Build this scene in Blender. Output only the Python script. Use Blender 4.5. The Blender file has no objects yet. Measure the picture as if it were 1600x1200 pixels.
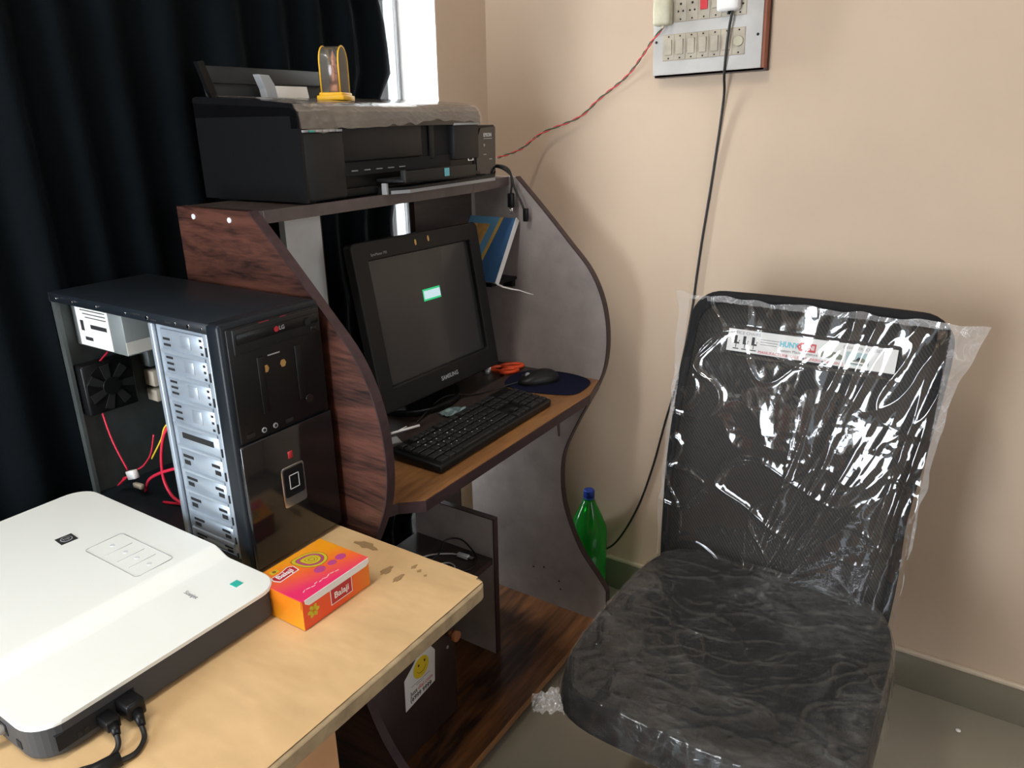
import bpy, bmesh, math, random
import numpy as np
from mathutils import Vector, Matrix
random.seed(7)
SC = bpy.context.scene
COL = SC.collection
R = math.radians

# ------------------------------------------------------------------ camera
cam_d = bpy.data.cameras.new('camera'); cam = bpy.data.objects.new('camera', cam_d); COL.objects.link(cam)
yaw, pit, rol = R(56.8027), R(19.5052), R(0.9019)
fw = Vector((math.sin(yaw)*math.cos(pit), math.cos(yaw)*math.cos(pit), -math.sin(pit)))
ri = Vector((math.cos(yaw), -math.sin(yaw), 0)); dn = fw.cross(ri)
ri2 = ri*math.cos(rol) + dn*math.sin(rol); dn2 = -ri*math.sin(rol) + dn*math.cos(rol)
cam.matrix_world = Matrix(((ri2.x, -dn2.x, -fw.x, 0), (ri2.y, -dn2.y, -fw.y, 0), (ri2.z, -dn2.z, -fw.z, 1.38), (0, 0, 0, 1)))
cam_d.sensor_width = 36; cam_d.lens = 1174.54/1600*36; cam_d.clip_start = .02
SC.camera = cam

# ------------------------------------------------------------------ world, light, exposure
w = bpy.data.worlds.new('world'); SC.world = w; w.use_nodes = True
w.node_tree.nodes['Background'].inputs[0].default_value = (.80, .90, 1, 1)
w.node_tree.nodes['Background'].inputs[1].default_value = 1.5
SC.view_settings.view_transform = 'Standard'; SC.view_settings.look = 'None'
SC.view_settings.exposure = 0.06; SC.view_settings.gamma = 1; SC.view_settings.use_curve_mapping = False
def area(name, loc, rot, sx, sy, power, color, spread=180):
    l = bpy.data.lights.new(name, 'AREA'); l.shape = 'RECTANGLE'; l.size = sx; l.size_y = sy
    l.energy = power; l.color = color; l.spread = R(spread)
    o = bpy.data.objects.new(name, l); COL.objects.link(o); o.location = loc; o.rotation_euler = rot
    return o
# daylight through the balcony door in the left wall, and outside the curtained window
area('daylight_door', (-1.12, .88, 1.10), (0, R(-90), 0), 1.05, .60, 44, (.86, .93, 1))
area('front_fill_light', (.35, -2.30, 1.55), (R(90), 0, 0), 1.5, 1.1, 24, (.93, .96, 1))  # soft fill light added behind the camera
area('daylight_window', (1.3, 1.95, 1.5), (R(-90), 0, 0), 1.6, 2.4, 600, (.95, .97, 1))
area('ceiling_tube_light', (-.20, .75, 2.72), (0, 0, 0), 1.2, .12, 24, (1, .95, .87))

# ------------------------------------------------------------------ materials
def mat(name, col, rough=.5, metal=0, bump=0, bscale=60, bdist=.002, var=0, vscale=8, spec=.5, coat=0, col2=None, stretch=(1, 1, 1), detail=4, emit=None, trans=0, alpha=1, ior=1.45):
    m = bpy.data.materials.new(name); m.use_nodes = True; nt = m.node_tree; N = nt.nodes; L = nt.links
    p = N['Principled BSDF']
    p.inputs['Base Color'].default_value = (*col, 1); p.inputs['Roughness'].default_value = rough
    p.inputs['Metallic'].default_value = metal; p.inputs['Specular IOR Level'].default_value = spec
    p.inputs['Coat Weight'].default_value = coat; p.inputs['Coat Roughness'].default_value = .08
    p.inputs['Transmission Weight'].default_value = trans; p.inputs['IOR'].default_value = ior; p.inputs['Alpha'].default_value = alpha
    if emit: p.inputs['Emission Color'].default_value = (*col, 1); p.inputs['Emission Strength'].default_value = emit
    tc = N.new('ShaderNodeTexCoord'); mp = N.new('ShaderNodeMapping'); L.new(tc.outputs['Object'], mp.inputs['Vector'])
    mp.inputs['Scale'].default_value = stretch
    if var or col2:
        n = N.new('ShaderNodeTexNoise'); n.inputs['Scale'].default_value = vscale; n.inputs['Detail'].default_value = detail
        n.inputs['Roughness'].default_value = .6
        L.new(mp.outputs[0], n.inputs['Vector'])
        c2 = col2 or tuple(c*(1-var) for c in col); c1 = col if col2 else tuple(min(1, c*(1+var)) for c in col)
        r = N.new('ShaderNodeValToRGB'); r.color_ramp.elements[0].position = .3; r.color_ramp.elements[1].position = .7
        r.color_ramp.elements[0].color = (*c2, 1); r.color_ramp.elements[1].color = (*c1, 1)
        L.new(n.outputs['Fac'], r.inputs['Fac']); L.new(r.outputs['Color'], p.inputs['Base Color'])
    if bump:
        n2 = N.new('ShaderNodeTexNoise'); n2.inputs['Scale'].default_value = bscale; n2.inputs['Detail'].default_value = 3
        L.new(mp.outputs[0], n2.inputs['Vector'])
        b = N.new('ShaderNodeBump'); b.inputs['Strength'].default_value = bump; b.inputs['Distance'].default_value = bdist
        L.new(n2.outputs['Fac'], b.inputs['Height']); L.new(b.outputs[0], p.inputs['Normal'])
    return m

def wood(name, c1, c2, rough=.4, axis='Y', scale=14, dist=6, thr=(.25, .75), coat=.15):
    m = bpy.data.materials.new(name); m.use_nodes = True; nt = m.node_tree; N = nt.nodes; L = nt.links
    p = N['Principled BSDF']; p.inputs['Roughness'].default_value = rough; p.inputs['Coat Weight'].default_value = coat
    tc = N.new('ShaderNodeTexCoord'); mp = N.new('ShaderNodeMapping'); L.new(tc.outputs['Object'], mp.inputs['Vector'])
    s = {'X': (.12, 1, 1), 'Y': (1, .12, 1), 'Z': (1, 1, .12)}[axis]; mp.inputs['Scale'].default_value = s
    n = N.new('ShaderNodeTexNoise'); n.inputs['Scale'].default_value = scale; n.inputs['Detail'].default_value = 6
    n.inputs['Distortion'].default_value = dist*.25; n.inputs['Roughness'].default_value = .65
    L.new(mp.outputs[0], n.inputs['Vector'])
    n3 = N.new('ShaderNodeTexNoise'); n3.inputs['Scale'].default_value = scale*14; L.new(mp.outputs[0], n3.inputs['Vector'])
    mx = N.new('ShaderNodeMath'); mx.operation = 'MULTIPLY_ADD'; mx.inputs[1].default_value = .25
    L.new(n3.outputs['Fac'], mx.inputs[0]); L.new(n.outputs['Fac'], mx.inputs[2])
    r = N.new('ShaderNodeValToRGB'); e = r.color_ramp.elements
    e[0].position = thr[0]+.12; e[1].position = thr[1]+.05; e[0].color = (*c1, 1); e[1].color = (*c2, 1)
    L.new(mx.outputs[0], r.inputs['Fac']); L.new(r.outputs['Color'], p.inputs['Base Color'])
    return m

def film(name, refl=1.0, streak=0, hs=18, hst=(1, 1, 1), haze=.05, rough=.06, bump=.3, bscale=40, tint=(.75, .78, .8), stretch=(1, 1, 1)):
    m = bpy.data.materials.new(name); m.use_nodes = True; nt = m.node_tree; N = nt.nodes; L = nt.links
    N.remove(N['Principled BSDF']); out = N['Material Output']
    tr = N.new('ShaderNodeBsdfTransparent'); gl = N.new('ShaderNodeBsdfGlossy'); gl.inputs['Roughness'].default_value = rough
    df = N.new('ShaderNodeBsdfDiffuse'); df.inputs['Color'].default_value = (*tint, 1)
    fr = N.new('ShaderNodeLayerWeight'); fr.inputs['Blend'].default_value = .5
    tc = N.new('ShaderNodeTexCoord'); mp = N.new('ShaderNodeMapping'); mp.inputs['Scale'].default_value = stretch
    L.new(tc.outputs['Object'], mp.inputs['Vector'])
    n = N.new('ShaderNodeTexNoise'); n.inputs['Scale'].default_value = bscale; n.inputs['Detail'].default_value = 5; n.inputs['Distortion'].default_value = .8
    L.new(mp.outputs[0], n.inputs['Vector'])
    b = N.new('ShaderNodeBump'); b.inputs['Strength'].default_value = bump; b.inputs['Distance'].default_value = .004
    L.new(n.outputs['Fac'], b.inputs['Height'])
    L.new(b.outputs[0], gl.inputs['Normal']); L.new(b.outputs[0], fr.inputs['Normal'])
    pw = N.new('ShaderNodeMath'); pw.operation = 'POWER'; pw.inputs[1].default_value = 4.5; L.new(fr.outputs['Facing'], pw.inputs[0])
    mu = N.new('ShaderNodeMath'); mu.operation = 'MULTIPLY_ADD'; mu.inputs[1].default_value = .7*refl; mu.inputs[2].default_value = .045*refl; mu.use_clamp = True
    L.new(pw.outputs[0], mu.inputs[0])
    m1 = N.new('ShaderNodeMixShader'); m1.inputs[0].default_value = haze
    if streak:
        acc = None
        for q, (sc_, rt) in enumerate(((hs, 20), (hs*1.7, -35), (hs*.35, 0))):
            m3 = N.new('ShaderNodeMapping'); m3.inputs['Scale'].default_value = hst if q < 2 else (1, 1, 1); m3.inputs['Rotation'].default_value = (0, 0, R(rt)); L.new(tc.outputs['Object'], m3.inputs[0])
            n3 = N.new('ShaderNodeTexNoise'); n3.inputs['Scale'].default_value = sc_; n3.inputs['Detail'].default_value = 4 if q < 2 else 2; n3.inputs['Distortion'].default_value = 1.2
            L.new(m3.outputs[0], n3.inputs[0]); a1 = N.new('ShaderNodeMath'); a1.operation = 'SUBTRACT'; a1.inputs[1].default_value = .5; L.new(n3.outputs['Fac'], a1.inputs[0])
            if q < 2:
                a2 = N.new('ShaderNodeMath'); a2.operation = 'ABSOLUTE'; L.new(a1.outputs[0], a2.inputs[0])
                r3 = N.new('ShaderNodeMapRange'); r3.inputs['From Min'].default_value = .0; r3.inputs['From Max'].default_value = .035; r3.inputs['To Min'].default_value = 1; r3.inputs['To Max'].default_value = 0; L.new(a2.outputs[0], r3.inputs[0])
            else:
                r3 = N.new('ShaderNodeMapRange'); r3.inputs['From Min'].default_value = -.08; r3.inputs['From Max'].default_value = .16; r3.inputs['To Min'].default_value = .12; r3.inputs['To Max'].default_value = 1; L.new(a1.outputs[0], r3.inputs[0])
            if acc is None: acc = r3.outputs[0]
            elif q == 1:
                ad = N.new('ShaderNodeMath'); ad.operation = 'MAXIMUM'; L.new(acc, ad.inputs[0]); L.new(r3.outputs[0], ad.inputs[1]); acc = ad.outputs[0]
            else:
                ad = N.new('ShaderNodeMath'); ad.operation = 'ADD'; ad.inputs[1].default_value = .55; L.new(acc, ad.inputs[0])
                a3 = N.new('ShaderNodeMath'); a3.operation = 'MULTIPLY'; L.new(ad.outputs[0], a3.inputs[0]); L.new(r3.outputs[0], a3.inputs[1])
                a4 = N.new('ShaderNodeMath'); a4.operation = 'MULTIPLY_ADD'; a4.inputs[1].default_value = streak; a4.inputs[2].default_value = haze; L.new(a3.outputs[0], a4.inputs[0]); L.new(a4.outputs[0], m1.inputs[0])
    L.new(tr.outputs[0], m1.inputs[1]); L.new(df.outputs[0], m1.inputs[2])
    m2 = N.new('ShaderNodeMixShader'); L.new(mu.outputs[0], m2.inputs[0]); L.new(m1.outputs[0], m2.inputs[1]); L.new(gl.outputs[0], m2.inputs[2])
    L.new(m2.outputs[0], out.inputs['Surface'])
    return m

M = dict(
 wall=mat('wall_paint', (.51, .395, .295), .75, var=.04, vscale=3, bump=.12, bscale=45),
 ceil=mat('ceiling_paint', (.75, .73, .70), .9),
 floor=mat('floor_tile', (.235, .21, .16), .10, var=.05, vscale=5, spec=.45),
 skirt=mat('skirting_tile', (.175, .158, .118), .25, var=.06, vscale=9),
 grout=mat('skirting_cap', (.55, .46, .35), .7, bump=.3),
 jamb=mat('window_reveal_paint', (.85, .85, .84), .6),
 alu=mat('window_frame_metal', (.5, .52, .54), .4, .6),
 curtain=mat('curtain_cloth', (.0017, .0031, .0042), .95, var=.35, vscale=4, bump=.3, bscale=300, spec=.1),
 lam=mat('grey_laminate', (.26, .225, .215), .5, var=.16, vscale=14, bump=.12, detail=8),
 lam2=mat('grey_laminate_partition', (.38, .35, .34), .5, var=.12, vscale=14),
 lamb=mat('lit_grey_laminate', (.62, .61, .58), .5, var=.1),  # grey laminate lightened to paint in the light on a back strip
 edge=mat('brown_edge_band', (.034, .017, .020), .45, var=.3, vscale=40),
 edge2=mat('grey_brown_edge_band', (.085, .066, .064), .45, var=.2, vscale=30),
 walnut=wood('reddish_brown_wood', (.007, .003, .0026), (.088, .032, .021), axis='Y', scale=20, thr=(.36, .70)),
 oak=wood('orange_brown_laminate', (.11, .045, .015), (.33, .155, .055), axis='X', scale=20, rough=.35),
 plank=wood('worn_dark_plank', (.018, .008, .005), (.21, .085, .030), axis='X', scale=6, thr=(.40, .76), rough=.32),
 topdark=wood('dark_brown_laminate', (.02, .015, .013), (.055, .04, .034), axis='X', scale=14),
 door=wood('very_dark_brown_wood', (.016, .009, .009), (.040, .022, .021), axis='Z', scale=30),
 knobw=mat('knob_wood', (.42, .17, .07), .4, var=.1),
 ply=mat('table_paper_laminate', (.60, .405, .205), .38, var=.12, vscale=6, bump=1.0, bdist=.008, bscale=6, detail=8, stretch=(1.6, .8, 1)),
 plyedge=mat('table_worn_edge', (.30, .225, .13), .7, var=.3, vscale=30, bump=.4),
 plyleg=mat('table_leg_panel_ply', (.50, .27, .13), .6, var=.12, vscale=10),
 stain=mat('stain', (.30, .19, .09), .5),
 black=mat('black_plastic', (.005, .005, .0055), .38, bump=.1, bscale=300),
 blackg=mat('black_gloss_plastic', (.006, .006, .007), .12, coat=.4),
 char=mat('charcoal_plastic', (.011, .0115, .012), .42),
 dgrey=mat('dark_grey_plastic', (.015, .0153, .0157), .45, var=.1),
 bezel=mat('monitor_bezel_plastic', (.009, .009, .0094), .42, bump=.08, bscale=400),
 screen=mat('screen_glass', (.024, .025, .026), .22, coat=.3),
 grey=mat('grey_plastic', (.30, .31, .32), .5),
 lgrey=mat('light_grey_plastic', (.60, .62, .64), .45),
 white=mat('white_plastic', (.70, .69, .67), .4),
 ivory=mat('aged_ivory_plastic', (.37, .325, .255), .45, var=.15, vscale=25),
 plate=mat('switch_plate_laminate', (.43, .415, .395), .4, var=.08, vscale=12, bump=.1),
 boardwood=mat('board_side_wood', (.23, .065, .030), .55, var=.15, vscale=20),
 dark=mat('dark_hole', (.008, .008, .009), .8),
 red=mat('red_neon_switch', (.55, .02, .03), .3),
 cream=mat('aged_cream_plug', (.46, .43, .32), .5, var=.12, vscale=40),
 scan=mat('scanner_lid_white', (.78, .80, .76), .32, coat=.25),
 scanb=mat('scanner_body_grey', (.055, .056, .058), .5),
 steel=mat('galvanised_steel', (.40, .46, .53), .38, .55, var=.08, vscale=20, bump=.05),
 steeld=mat('dull_steel', (.07, .08, .077), .5, .4, var=.2, vscale=15),
 case=mat('black_painted_steel', (.009, .012, .016), .38, var=.1),
 pcb=mat('circuit_board', (.02, .03, .022), .6, var=.5, vscale=60),
 psu=mat('power_unit_steel', (.20, .22, .22), .45, .3),
 label=mat('paper_label', (.75, .75, .70), .6),
 redc=mat('red_data_cable', (.55, .02, .05), .4),
 yelc=mat('yellow_wire', (.6, .42, .03), .4),
 cable=mat('black_cable', (.008, .007, .007), .45),
 gcable=mat('pale_grey_cable', (.5, .5, .48), .5),
 wred=mat('red_wire', (.55, .05, .06), .45), wgrn=mat('dark_green_wire', (.05, .09, .05), .45),
 chrome=mat('chrome', (.7, .7, .72), .15, 1),
 gold=mat('gold_sticker', (.55, .34, .12), .35, .6),
 copper=mat('copper_figure', (.62, .25, .14), .38, .5, bump=.6, bscale=200),
 yellow=mat('yellow_plastic', (.75, .42, .01), .4),
 teal=mat('teal_sticker', (.02, .42, .34), .5),
 cyan=mat('cyan_tape', (.12, .42, .50), .5),
 orange=mat('orange_red_plastic', (.72, .075, .015), .35),
 pad=mat('navy_cloth_pad', (.008, .010, .028), .9, bump=.3, bscale=400, spec=.1),
 cap=mat('blue_bottle_cap', (.02, .06, .38), .35),
 ink=mat('black_ink', (.02, .02, .022), .6), inkg=mat('grey_ink', (.22, .22, .24), .6),
 inkr=mat('red_ink', (.55, .05, .06), .5), inkc=mat('cyan_ink', (.10, .48, .60), .5),
 paperw=mat('paper_white', (.72, .72, .71), .55), smile=mat('smiley_yellow', (.75, .55, .02), .5),
 olive=mat('olive_print', (.17, .18, .13), .6), tealp=mat('pale_teal_print', (.36, .48, .50), .6),
 maroon=mat('maroon_plaque', (.40, .02, .03), .45), magenta=mat('magenta_print', (.42, .05, .20), .5),
 lime=mat('mustard_print', (.52, .42, .02), .5), brownp=mat('brown_print', (.22, .10, .02), .5),
 bookb=mat('book_blue', (.035, .10, .22), .5), bookl=mat('book_light_blue', (.12, .30, .48), .5),
 booko=mat('book_ochre', (.55, .30, .09), .5, var=.25, vscale=60), bookr=mat('book_red_print', (.45, .10, .06), .5, var=.3, vscale=80), bookg=mat('book_gold_band', (.55, .34, .08), .5),
 mesh=mat('black_chair_mesh', (.020, .019, .018), .7), fab=mat('black_chair_fabric', (.009, .009, .010), .8, bump=.4, bscale=500),
 key=mat('black_key', (.017, .017, .018), .33), silverp=mat('silver_scrap', (.6, .62, .62), .3, .7), foil=mat('crumpled_teal_foil', (.22, .32, .34), .3, .5),
 osd=mat('screen_message_white', (.45, .60, .66), .5, emit=.75), osdg=mat('screen_message_green', (.02, .45, .17), .5, emit=.7),
 tube=mat('tube_diffuser', (.9, .9, .88), .4), balc=mat('balcony_concrete', (.5, .5, .48), .8, var=.1),
 fchair=film('clear_packing_film', 1.9, haze=.012, rough=.045, bump=.14, bscale=22), fedge=film('film_bag_edge', 1.9, streak=.16, hs=22, haze=.14, rough=.08, bump=.4, bscale=30, tint=(.85, .85, .86)),
 fseat=film('cloudy_packing_film', 1.05, streak=.085, hs=15, hst=(1.0, .35, 1), haze=.008, rough=.12, bump=.6, bscale=30, tint=(.62, .62, .60), stretch=(1.6, .7, 1)),
 fprint=film('printer_lid_film', 1.2, streak=.10, hs=24, haze=.16, rough=.10, bump=.3, bscale=30, tint=(.6, .53, .46)),
)
for k_ in ('black', 'dgrey', 'char', 'bezel', 'key', 'fab', 'case', 'scanb'): M[k_].node_tree.nodes['Principled BSDF'].inputs['Specular IOR Level'].default_value = .28
# green bottle and clear case
def glassy(name, col, fac, rough=.05):
    m = bpy.data.materials.new(name); m.use_nodes = True; N = m.node_tree.nodes; L = m.node_tree.links
    N.remove(N['Principled BSDF']); tr = N.new('ShaderNodeBsdfTransparent'); tr.inputs[0].default_value = (*col, 1)
    gl = N.new('ShaderNodeBsdfGlossy'); gl.inputs['Roughness'].default_value = rough
    df = N.new('ShaderNodeBsdfDiffuse'); df.inputs[0].default_value = (*col, 1); tl = N.new('ShaderNodeBsdfTranslucent'); tl.inputs[0].default_value = (*col, 1)
    ad = N.new('ShaderNodeMixShader'); ad.inputs[0].default_value = .5; L.new(df.outputs[0], ad.inputs[1]); L.new(tl.outputs[0], ad.inputs[2])
    m1 = N.new('ShaderNodeMixShader'); m1.inputs[0].default_value = fac; L.new(tr.outputs[0], m1.inputs[1]); L.new(ad.outputs[0], m1.inputs[2])
    fr = N.new('ShaderNodeFresnel'); fr.inputs[0].default_value = 1.45
    m2 = N.new('ShaderNodeMixShader'); L.new(fr.outputs[0], m2.inputs[0]); L.new(m1.outputs[0], m2.inputs[1]); L.new(gl.outputs[0], m2.inputs[2])
    L.new(m2.outputs[0], N['Material Output'].inputs['Surface']); return m
M['green'] = glassy('green_bottle_plastic', (.04, .62, .09), .42)
M['clear'] = glassy('clear_case_plastic', (.85, .86, .84), .11, .15)
M['pane'] = glassy('window_glass', (.98, .99, .98), 0)
# diagonal weave on the chair mesh
def weave(m):
    N = m.node_tree.nodes; L = m.node_tree.links; p = N['Principled BSDF']
    tc = N.new('ShaderNodeTexCoord'); mp = N.new('ShaderNodeMapping'); mp.inputs['Rotation'].default_value = (R(38), 0, 0)
    wv = N.new('ShaderNodeTexWave'); wv.bands_direction = 'Y'; wv.inputs['Scale'].default_value = 55; wv.inputs['Distortion'].default_value = .4
    L.new(tc.outputs['Object'], mp.inputs[0]); L.new(mp.outputs[0], wv.inputs[0])
    r = N.new('ShaderNodeValToRGB'); r.color_ramp.elements[0].color = (.005, .005, .005, 1); r.color_ramp.elements[1].color = (.032, .028, .024, 1)
    L.new(wv.outputs['Fac'], r.inputs[0]); L.new(r.outputs[0], p.inputs['Base Color'])
weave(M['mesh'])
# box print: soft pink / orange / yellow gradient across the carton
def carton(m_name, grad_axis):
    m = bpy.data.materials.new(m_name); m.use_nodes = True; N = m.node_tree.nodes; L = m.node_tree.links; p = N['Principled BSDF']
    p.inputs['Roughness'].default_value = .28
    tc = N.new('ShaderNodeTexCoord'); mp = N.new('ShaderNodeMapping'); mp.inputs['Scale'].default_value = (9, 9, 9)
    n = N.new('ShaderNodeTexNoise'); n.inputs['Scale'].default_value = .6; n.inputs['Detail'].default_value = 0
    L.new(tc.outputs['Object'], mp.inputs[0]); L.new(mp.outputs[0], n.inputs[0])
    sp = N.new('ShaderNodeSeparateXYZ'); L.new(tc.outputs['Object'], sp.inputs[0])
    r = N.new('ShaderNodeValToRGB'); e = r.color_ramp.elements
    mu = N.new('ShaderNodeMath'); mu.operation = 'MULTIPLY_ADD'
    if grad_axis == 'top':   # pink at both ends along the front edge, orange-yellow in the middle / rear
        L.new(sp.outputs[1], mu.inputs[0]); mu.inputs[1].default_value = 8.5; mu.inputs[2].default_value = .10
        a2 = N.new('ShaderNodeMath'); a2.operation = 'MULTIPLY_ADD'; a2.inputs[1].default_value = 3.5
        L.new(sp.outputs[0], a2.inputs[0]); L.new(mu.outputs[0], a2.inputs[2])
        sub = N.new('ShaderNodeMath'); sub.operation = 'SUBTRACT'; sub.inputs[1].default_value = -.32; L.new(a2.outputs[0], sub.inputs[0])
        L.new(sub.outputs[0], r.inputs[0])
        e[0].color = (.72, .03, .13, 1); e[0].position = .02; e[1].color = (.74, .28, .01, 1); e[1].position = .75
        e.new(.38).color = (.78, .12, .03, 1)
    else:
        L.new(sp.outputs[0], mu.inputs[0]); mu.inputs[1].default_value = 7.5; mu.inputs[2].default_value = .05
        L.new(mu.outputs[0], r.inputs[0])
        e[0].color = (.72, .07, .02, 1); e[0].position = .1; e[1].color = (.66, .26, .01, 1); e[1].position = .9
    L.new(r.outputs[0], p.inputs['Base Color']); return m
M['ctop'] = carton('carton_top_print', 'top'); M['cfront'] = carton('carton_front_print', 'front')
M['cside'] = mat('carton_side_print', (.72, .40, .01), .3, col2=(.70, .16, .01), vscale=9, detail=0)

# ------------------------------------------------------------------ mesh helpers
class B:
    def __init__(s, mx=None): s.bm = bmesh.new(); s.mx = mx or Matrix(); s.mi = 0
    def _add(s, verts, faces, smooth=False):
        vs = [s.bm.verts.new(s.mx @ Vector(v)) for v in verts]
        for f in faces:
            try:
                fc = s.bm.faces.new([vs[i] for i in f]); fc.material_index = s.mi; fc.smooth = smooth
            except ValueError: pass
        return vs
    def box(s, a, b, bev=0, seg=2):
        t = bmesh.new()
        (x0, y0, z0), (x1, y1, z1) = a, b
        v = [t.verts.new(p) for p in ((x0,y0,z0),(x1,y0,z0),(x1,y1,z0),(x0,y1,z0),(x0,y0,z1),(x1,y0,z1),(x1,y1,z1),(x0,y1,z1))]
        for f in ((0,3,2,1),(4,5,6,7),(0,1,5,4),(1,2,6,5),(2,3,7,6),(3,0,4,7)): t.faces.new([v[i] for i in f])
        if bev: bmesh.ops.bevel(t, geom=list(t.edges), offset=bev, segments=seg, affect='EDGES', profile=.5)
        s.merge(t, smooth=bool(bev)); return s
    def merge(s, t, smooth=False):
        t.verts.index_update(); vs = [s.bm.verts.new(s.mx @ v.co) for v in t.verts]
        for f in t.faces:
            try:
                fc = s.bm.faces.new([vs[v.index] for v in f.verts]); fc.material_index = s.mi; fc.smooth = smooth
            except ValueError: pass
        t.free()
    def prism(s, pts, lo, hi, axis='Z', bev=0, seg=2):
        """outline pts in the plane across axis, extruded lo..hi. X: pts=(y,z); Y: (x,z); Z: (x,y)"""
        def P(p, h): return {'X': (h, p[0], p[1]), 'Y': (p[0], h, p[1]), 'Z': (p[0], p[1], h)}[axis]
        t = bmesh.new(); n = len(pts)
        a = [t.verts.new(P(p, lo)) for p in pts]; b = [t.verts.new(P(p, hi)) for p in pts]
        t.faces.new(a[::-1]); t.faces.new(b)
        for i in range(n): t.faces.new((a[i], a[(i+1) % n], b[(i+1) % n], b[i]))
        bmesh.ops.recalc_face_normals(t, faces=t.faces)
        if bev:
            es = [e for e in t.edges if not (e.verts[0] in a and e.verts[1] in b or e.verts[1] in a and e.verts[0] in b)]
            bmesh.ops.bevel(t, geom=es, offset=bev, segments=seg, affect='EDGES', profile=.5)
        s.merge(t, smooth=False); return s
    def cyl(s, p, q, r, r2=None, n=16, cap=True):
        p, q = Vector(p), Vector(q); d = (q-p).normalized(); r2 = r if r2 is None else r2
        u = d.orthogonal().normalized(); v = d.cross(u)
        vs = [p + (u*math.cos(2*math.pi*i/n)+v*math.sin(2*math.pi*i/n))*r for i in range(n)] + [q + (u*math.cos(2*math.pi*i/n)+v*math.sin(2*math.pi*i/n))*r2 for i in range(n)]
        fs = [(i, (i+1) % n, n+(i+1) % n, n+i) for i in range(n)]
        vv = s._add(vs, fs, True)
        if cap:
            for L_ in (vv[:n][::-1], vv[n:]):
                try: f = s.bm.faces.new(L_); f.material_index = s.mi
                except ValueError: pass
        return s
    def tube(s, pts, r, n=8, sm=6):
        P = smooth_path(pts, sm); m = len(P); rings = []
        prev = None
        for i, p in enumerate(P):
            d = (P[min(i+1, m-1)]-P[max(i-1, 0)]).normalized()
            if prev is None: u = d.orthogonal().normalized()
            else: u = (prev-d*prev.dot(d)).normalized()
            prev = u; v = d.cross(u)
            rings.append([p+(u*math.cos(2*math.pi*k/n)+v*math.sin(2*math.pi*k/n))*r for k in range(n)])
        vs = [v for g in rings for v in g]
        fs = [(i*n+k, i*n+(k+1) % n, (i+1)*n+(k+1) % n, (i+1)*n+k) for i in range(m-1) for k in range(n)]
        fs += [tuple(range(n))[::-1], tuple((m-1)*n+k for k in range(n))]
        s._add(vs, fs, True); return s
    def lathe(s, prof, c, n=32):
        vs = []; m = len(prof)
        for r, z in prof:
            for k in range(n):
                a = 2*math.pi*k/n; vs.append((c[0]+r*math.cos(a), c[1]+r*math.sin(a), c[2]+z))
        fs = [(i*n+k, i*n+(k+1) % n, (i+1)*n+(k+1) % n, (i+1)*n+k) for i in range(m-1) for k in range(n)]
        s._add(vs, fs, True); return s
    def ball(s, c, r, sc=(1, 1, 1), u=16, v=10):
        t = bmesh.new(); bmesh.ops.create_uvsphere(t, u_segments=u, v_segments=v, radius=1)
        for x in t.verts: x.co = Vector((x.co.x*r*sc[0]+c[0], x.co.y*r*sc[1]+c[1], x.co.z*r*sc[2]+c[2]))
        s.merge(t, True); return s
    def grid(s, fn, nu, nv, smooth=True):
        vs = [fn(i/(nu-1), j/(nv-1)) for j in range(nv) for i in range(nu)]
        fs = [(j*nu+i, j*nu+i+1, (j+1)*nu+i+1, (j+1)*nu+i) for j in range(nv-1) for i in range(nu-1)]
        s._add(vs, fs, smooth); return s
    def mat(s, i): s.mi = i; return s

def smooth_path(pts, sub=6):
    P = [Vector(p) for p in pts]
    if sub <= 1 or len(P) < 3: return P
    out = []
    for i in range(len(P)-1):
        p0, p1, p2, p3 = P[max(i-1, 0)], P[i], P[i+1], P[min(i+2, len(P)-1)]
        for k in range(sub):
            t = k/sub
            out.append(.5*((2*p1)+(-p0+p2)*t+(2*p0-5*p1+4*p2-p3)*t*t+(-p0+3*p1-3*p2+p3)*t**3))
    out.append(P[-1]); return out
def spline2(pts, sub=5):
    return [(v.x, v.y) for v in smooth_path([(a, b, 0) for a, b in pts], sub)]
def rrect(x0, y0, x1, y1, r, n=5):
    o = []
    for cx, cy, a0 in ((x1-r, y1-r, 0), (x0+r, y1-r, 90), (x0+r, y0+r, 180), (x1-r, y0+r, 270)):
        for k in range(n+1):
            a = R(a0+90*k/n); o.append((cx+r*math.cos(a), cy+r*math.sin(a)))
    return o

def root_loc(o):
    l = Vector((0, 0, 0))
    while o is not None: l = l + o.location; o = o.parent
    return l
def obj(name, b, m, parent=None, origin=None, label=None):
    """link B (world coordinates) as one mesh object; its origin is origin or the parent's place"""
    base = root_loc(parent) if parent else Vector((0, 0, 0))
    loc = Vector(origin) if origin is not None else (base if parent else Vector((0, 0, 0)))
    me = bpy.data.meshes.new(name)
    bmesh.ops.remove_doubles(b.bm, verts=b.bm.verts, dist=1e-6)
    bmesh.ops.recalc_face_normals(b.bm, faces=b.bm.faces)
    b.bm.transform(Matrix.Translation(-loc)); b.bm.to_mesh(me); b.bm.free()
    for x in (m if isinstance(m, (list, tuple)) else [m]): me.materials.append(M[x])
    o = bpy.data.objects.new(name, me); COL.objects.link(o); o.location = loc-base
    if parent: o.parent = parent
    if label: o['label'] = label
    return o
def thing(name, label, cat, loc, group=None):
    o = bpy.data.objects.new(name, None); COL.objects.link(o); o.location = loc; o.empty_display_size = .05
    tag(o, label, cat, group); return o
def tag(o, label, cat, group=None):
    o['label'] = label; o['category'] = cat
    if group: o['group'] = group
    return o
def struct(name, b, m, parent=None):
    o = obj(name, b, m, parent)
    if not parent: o['kind'] = 'structure'
    return o
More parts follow.
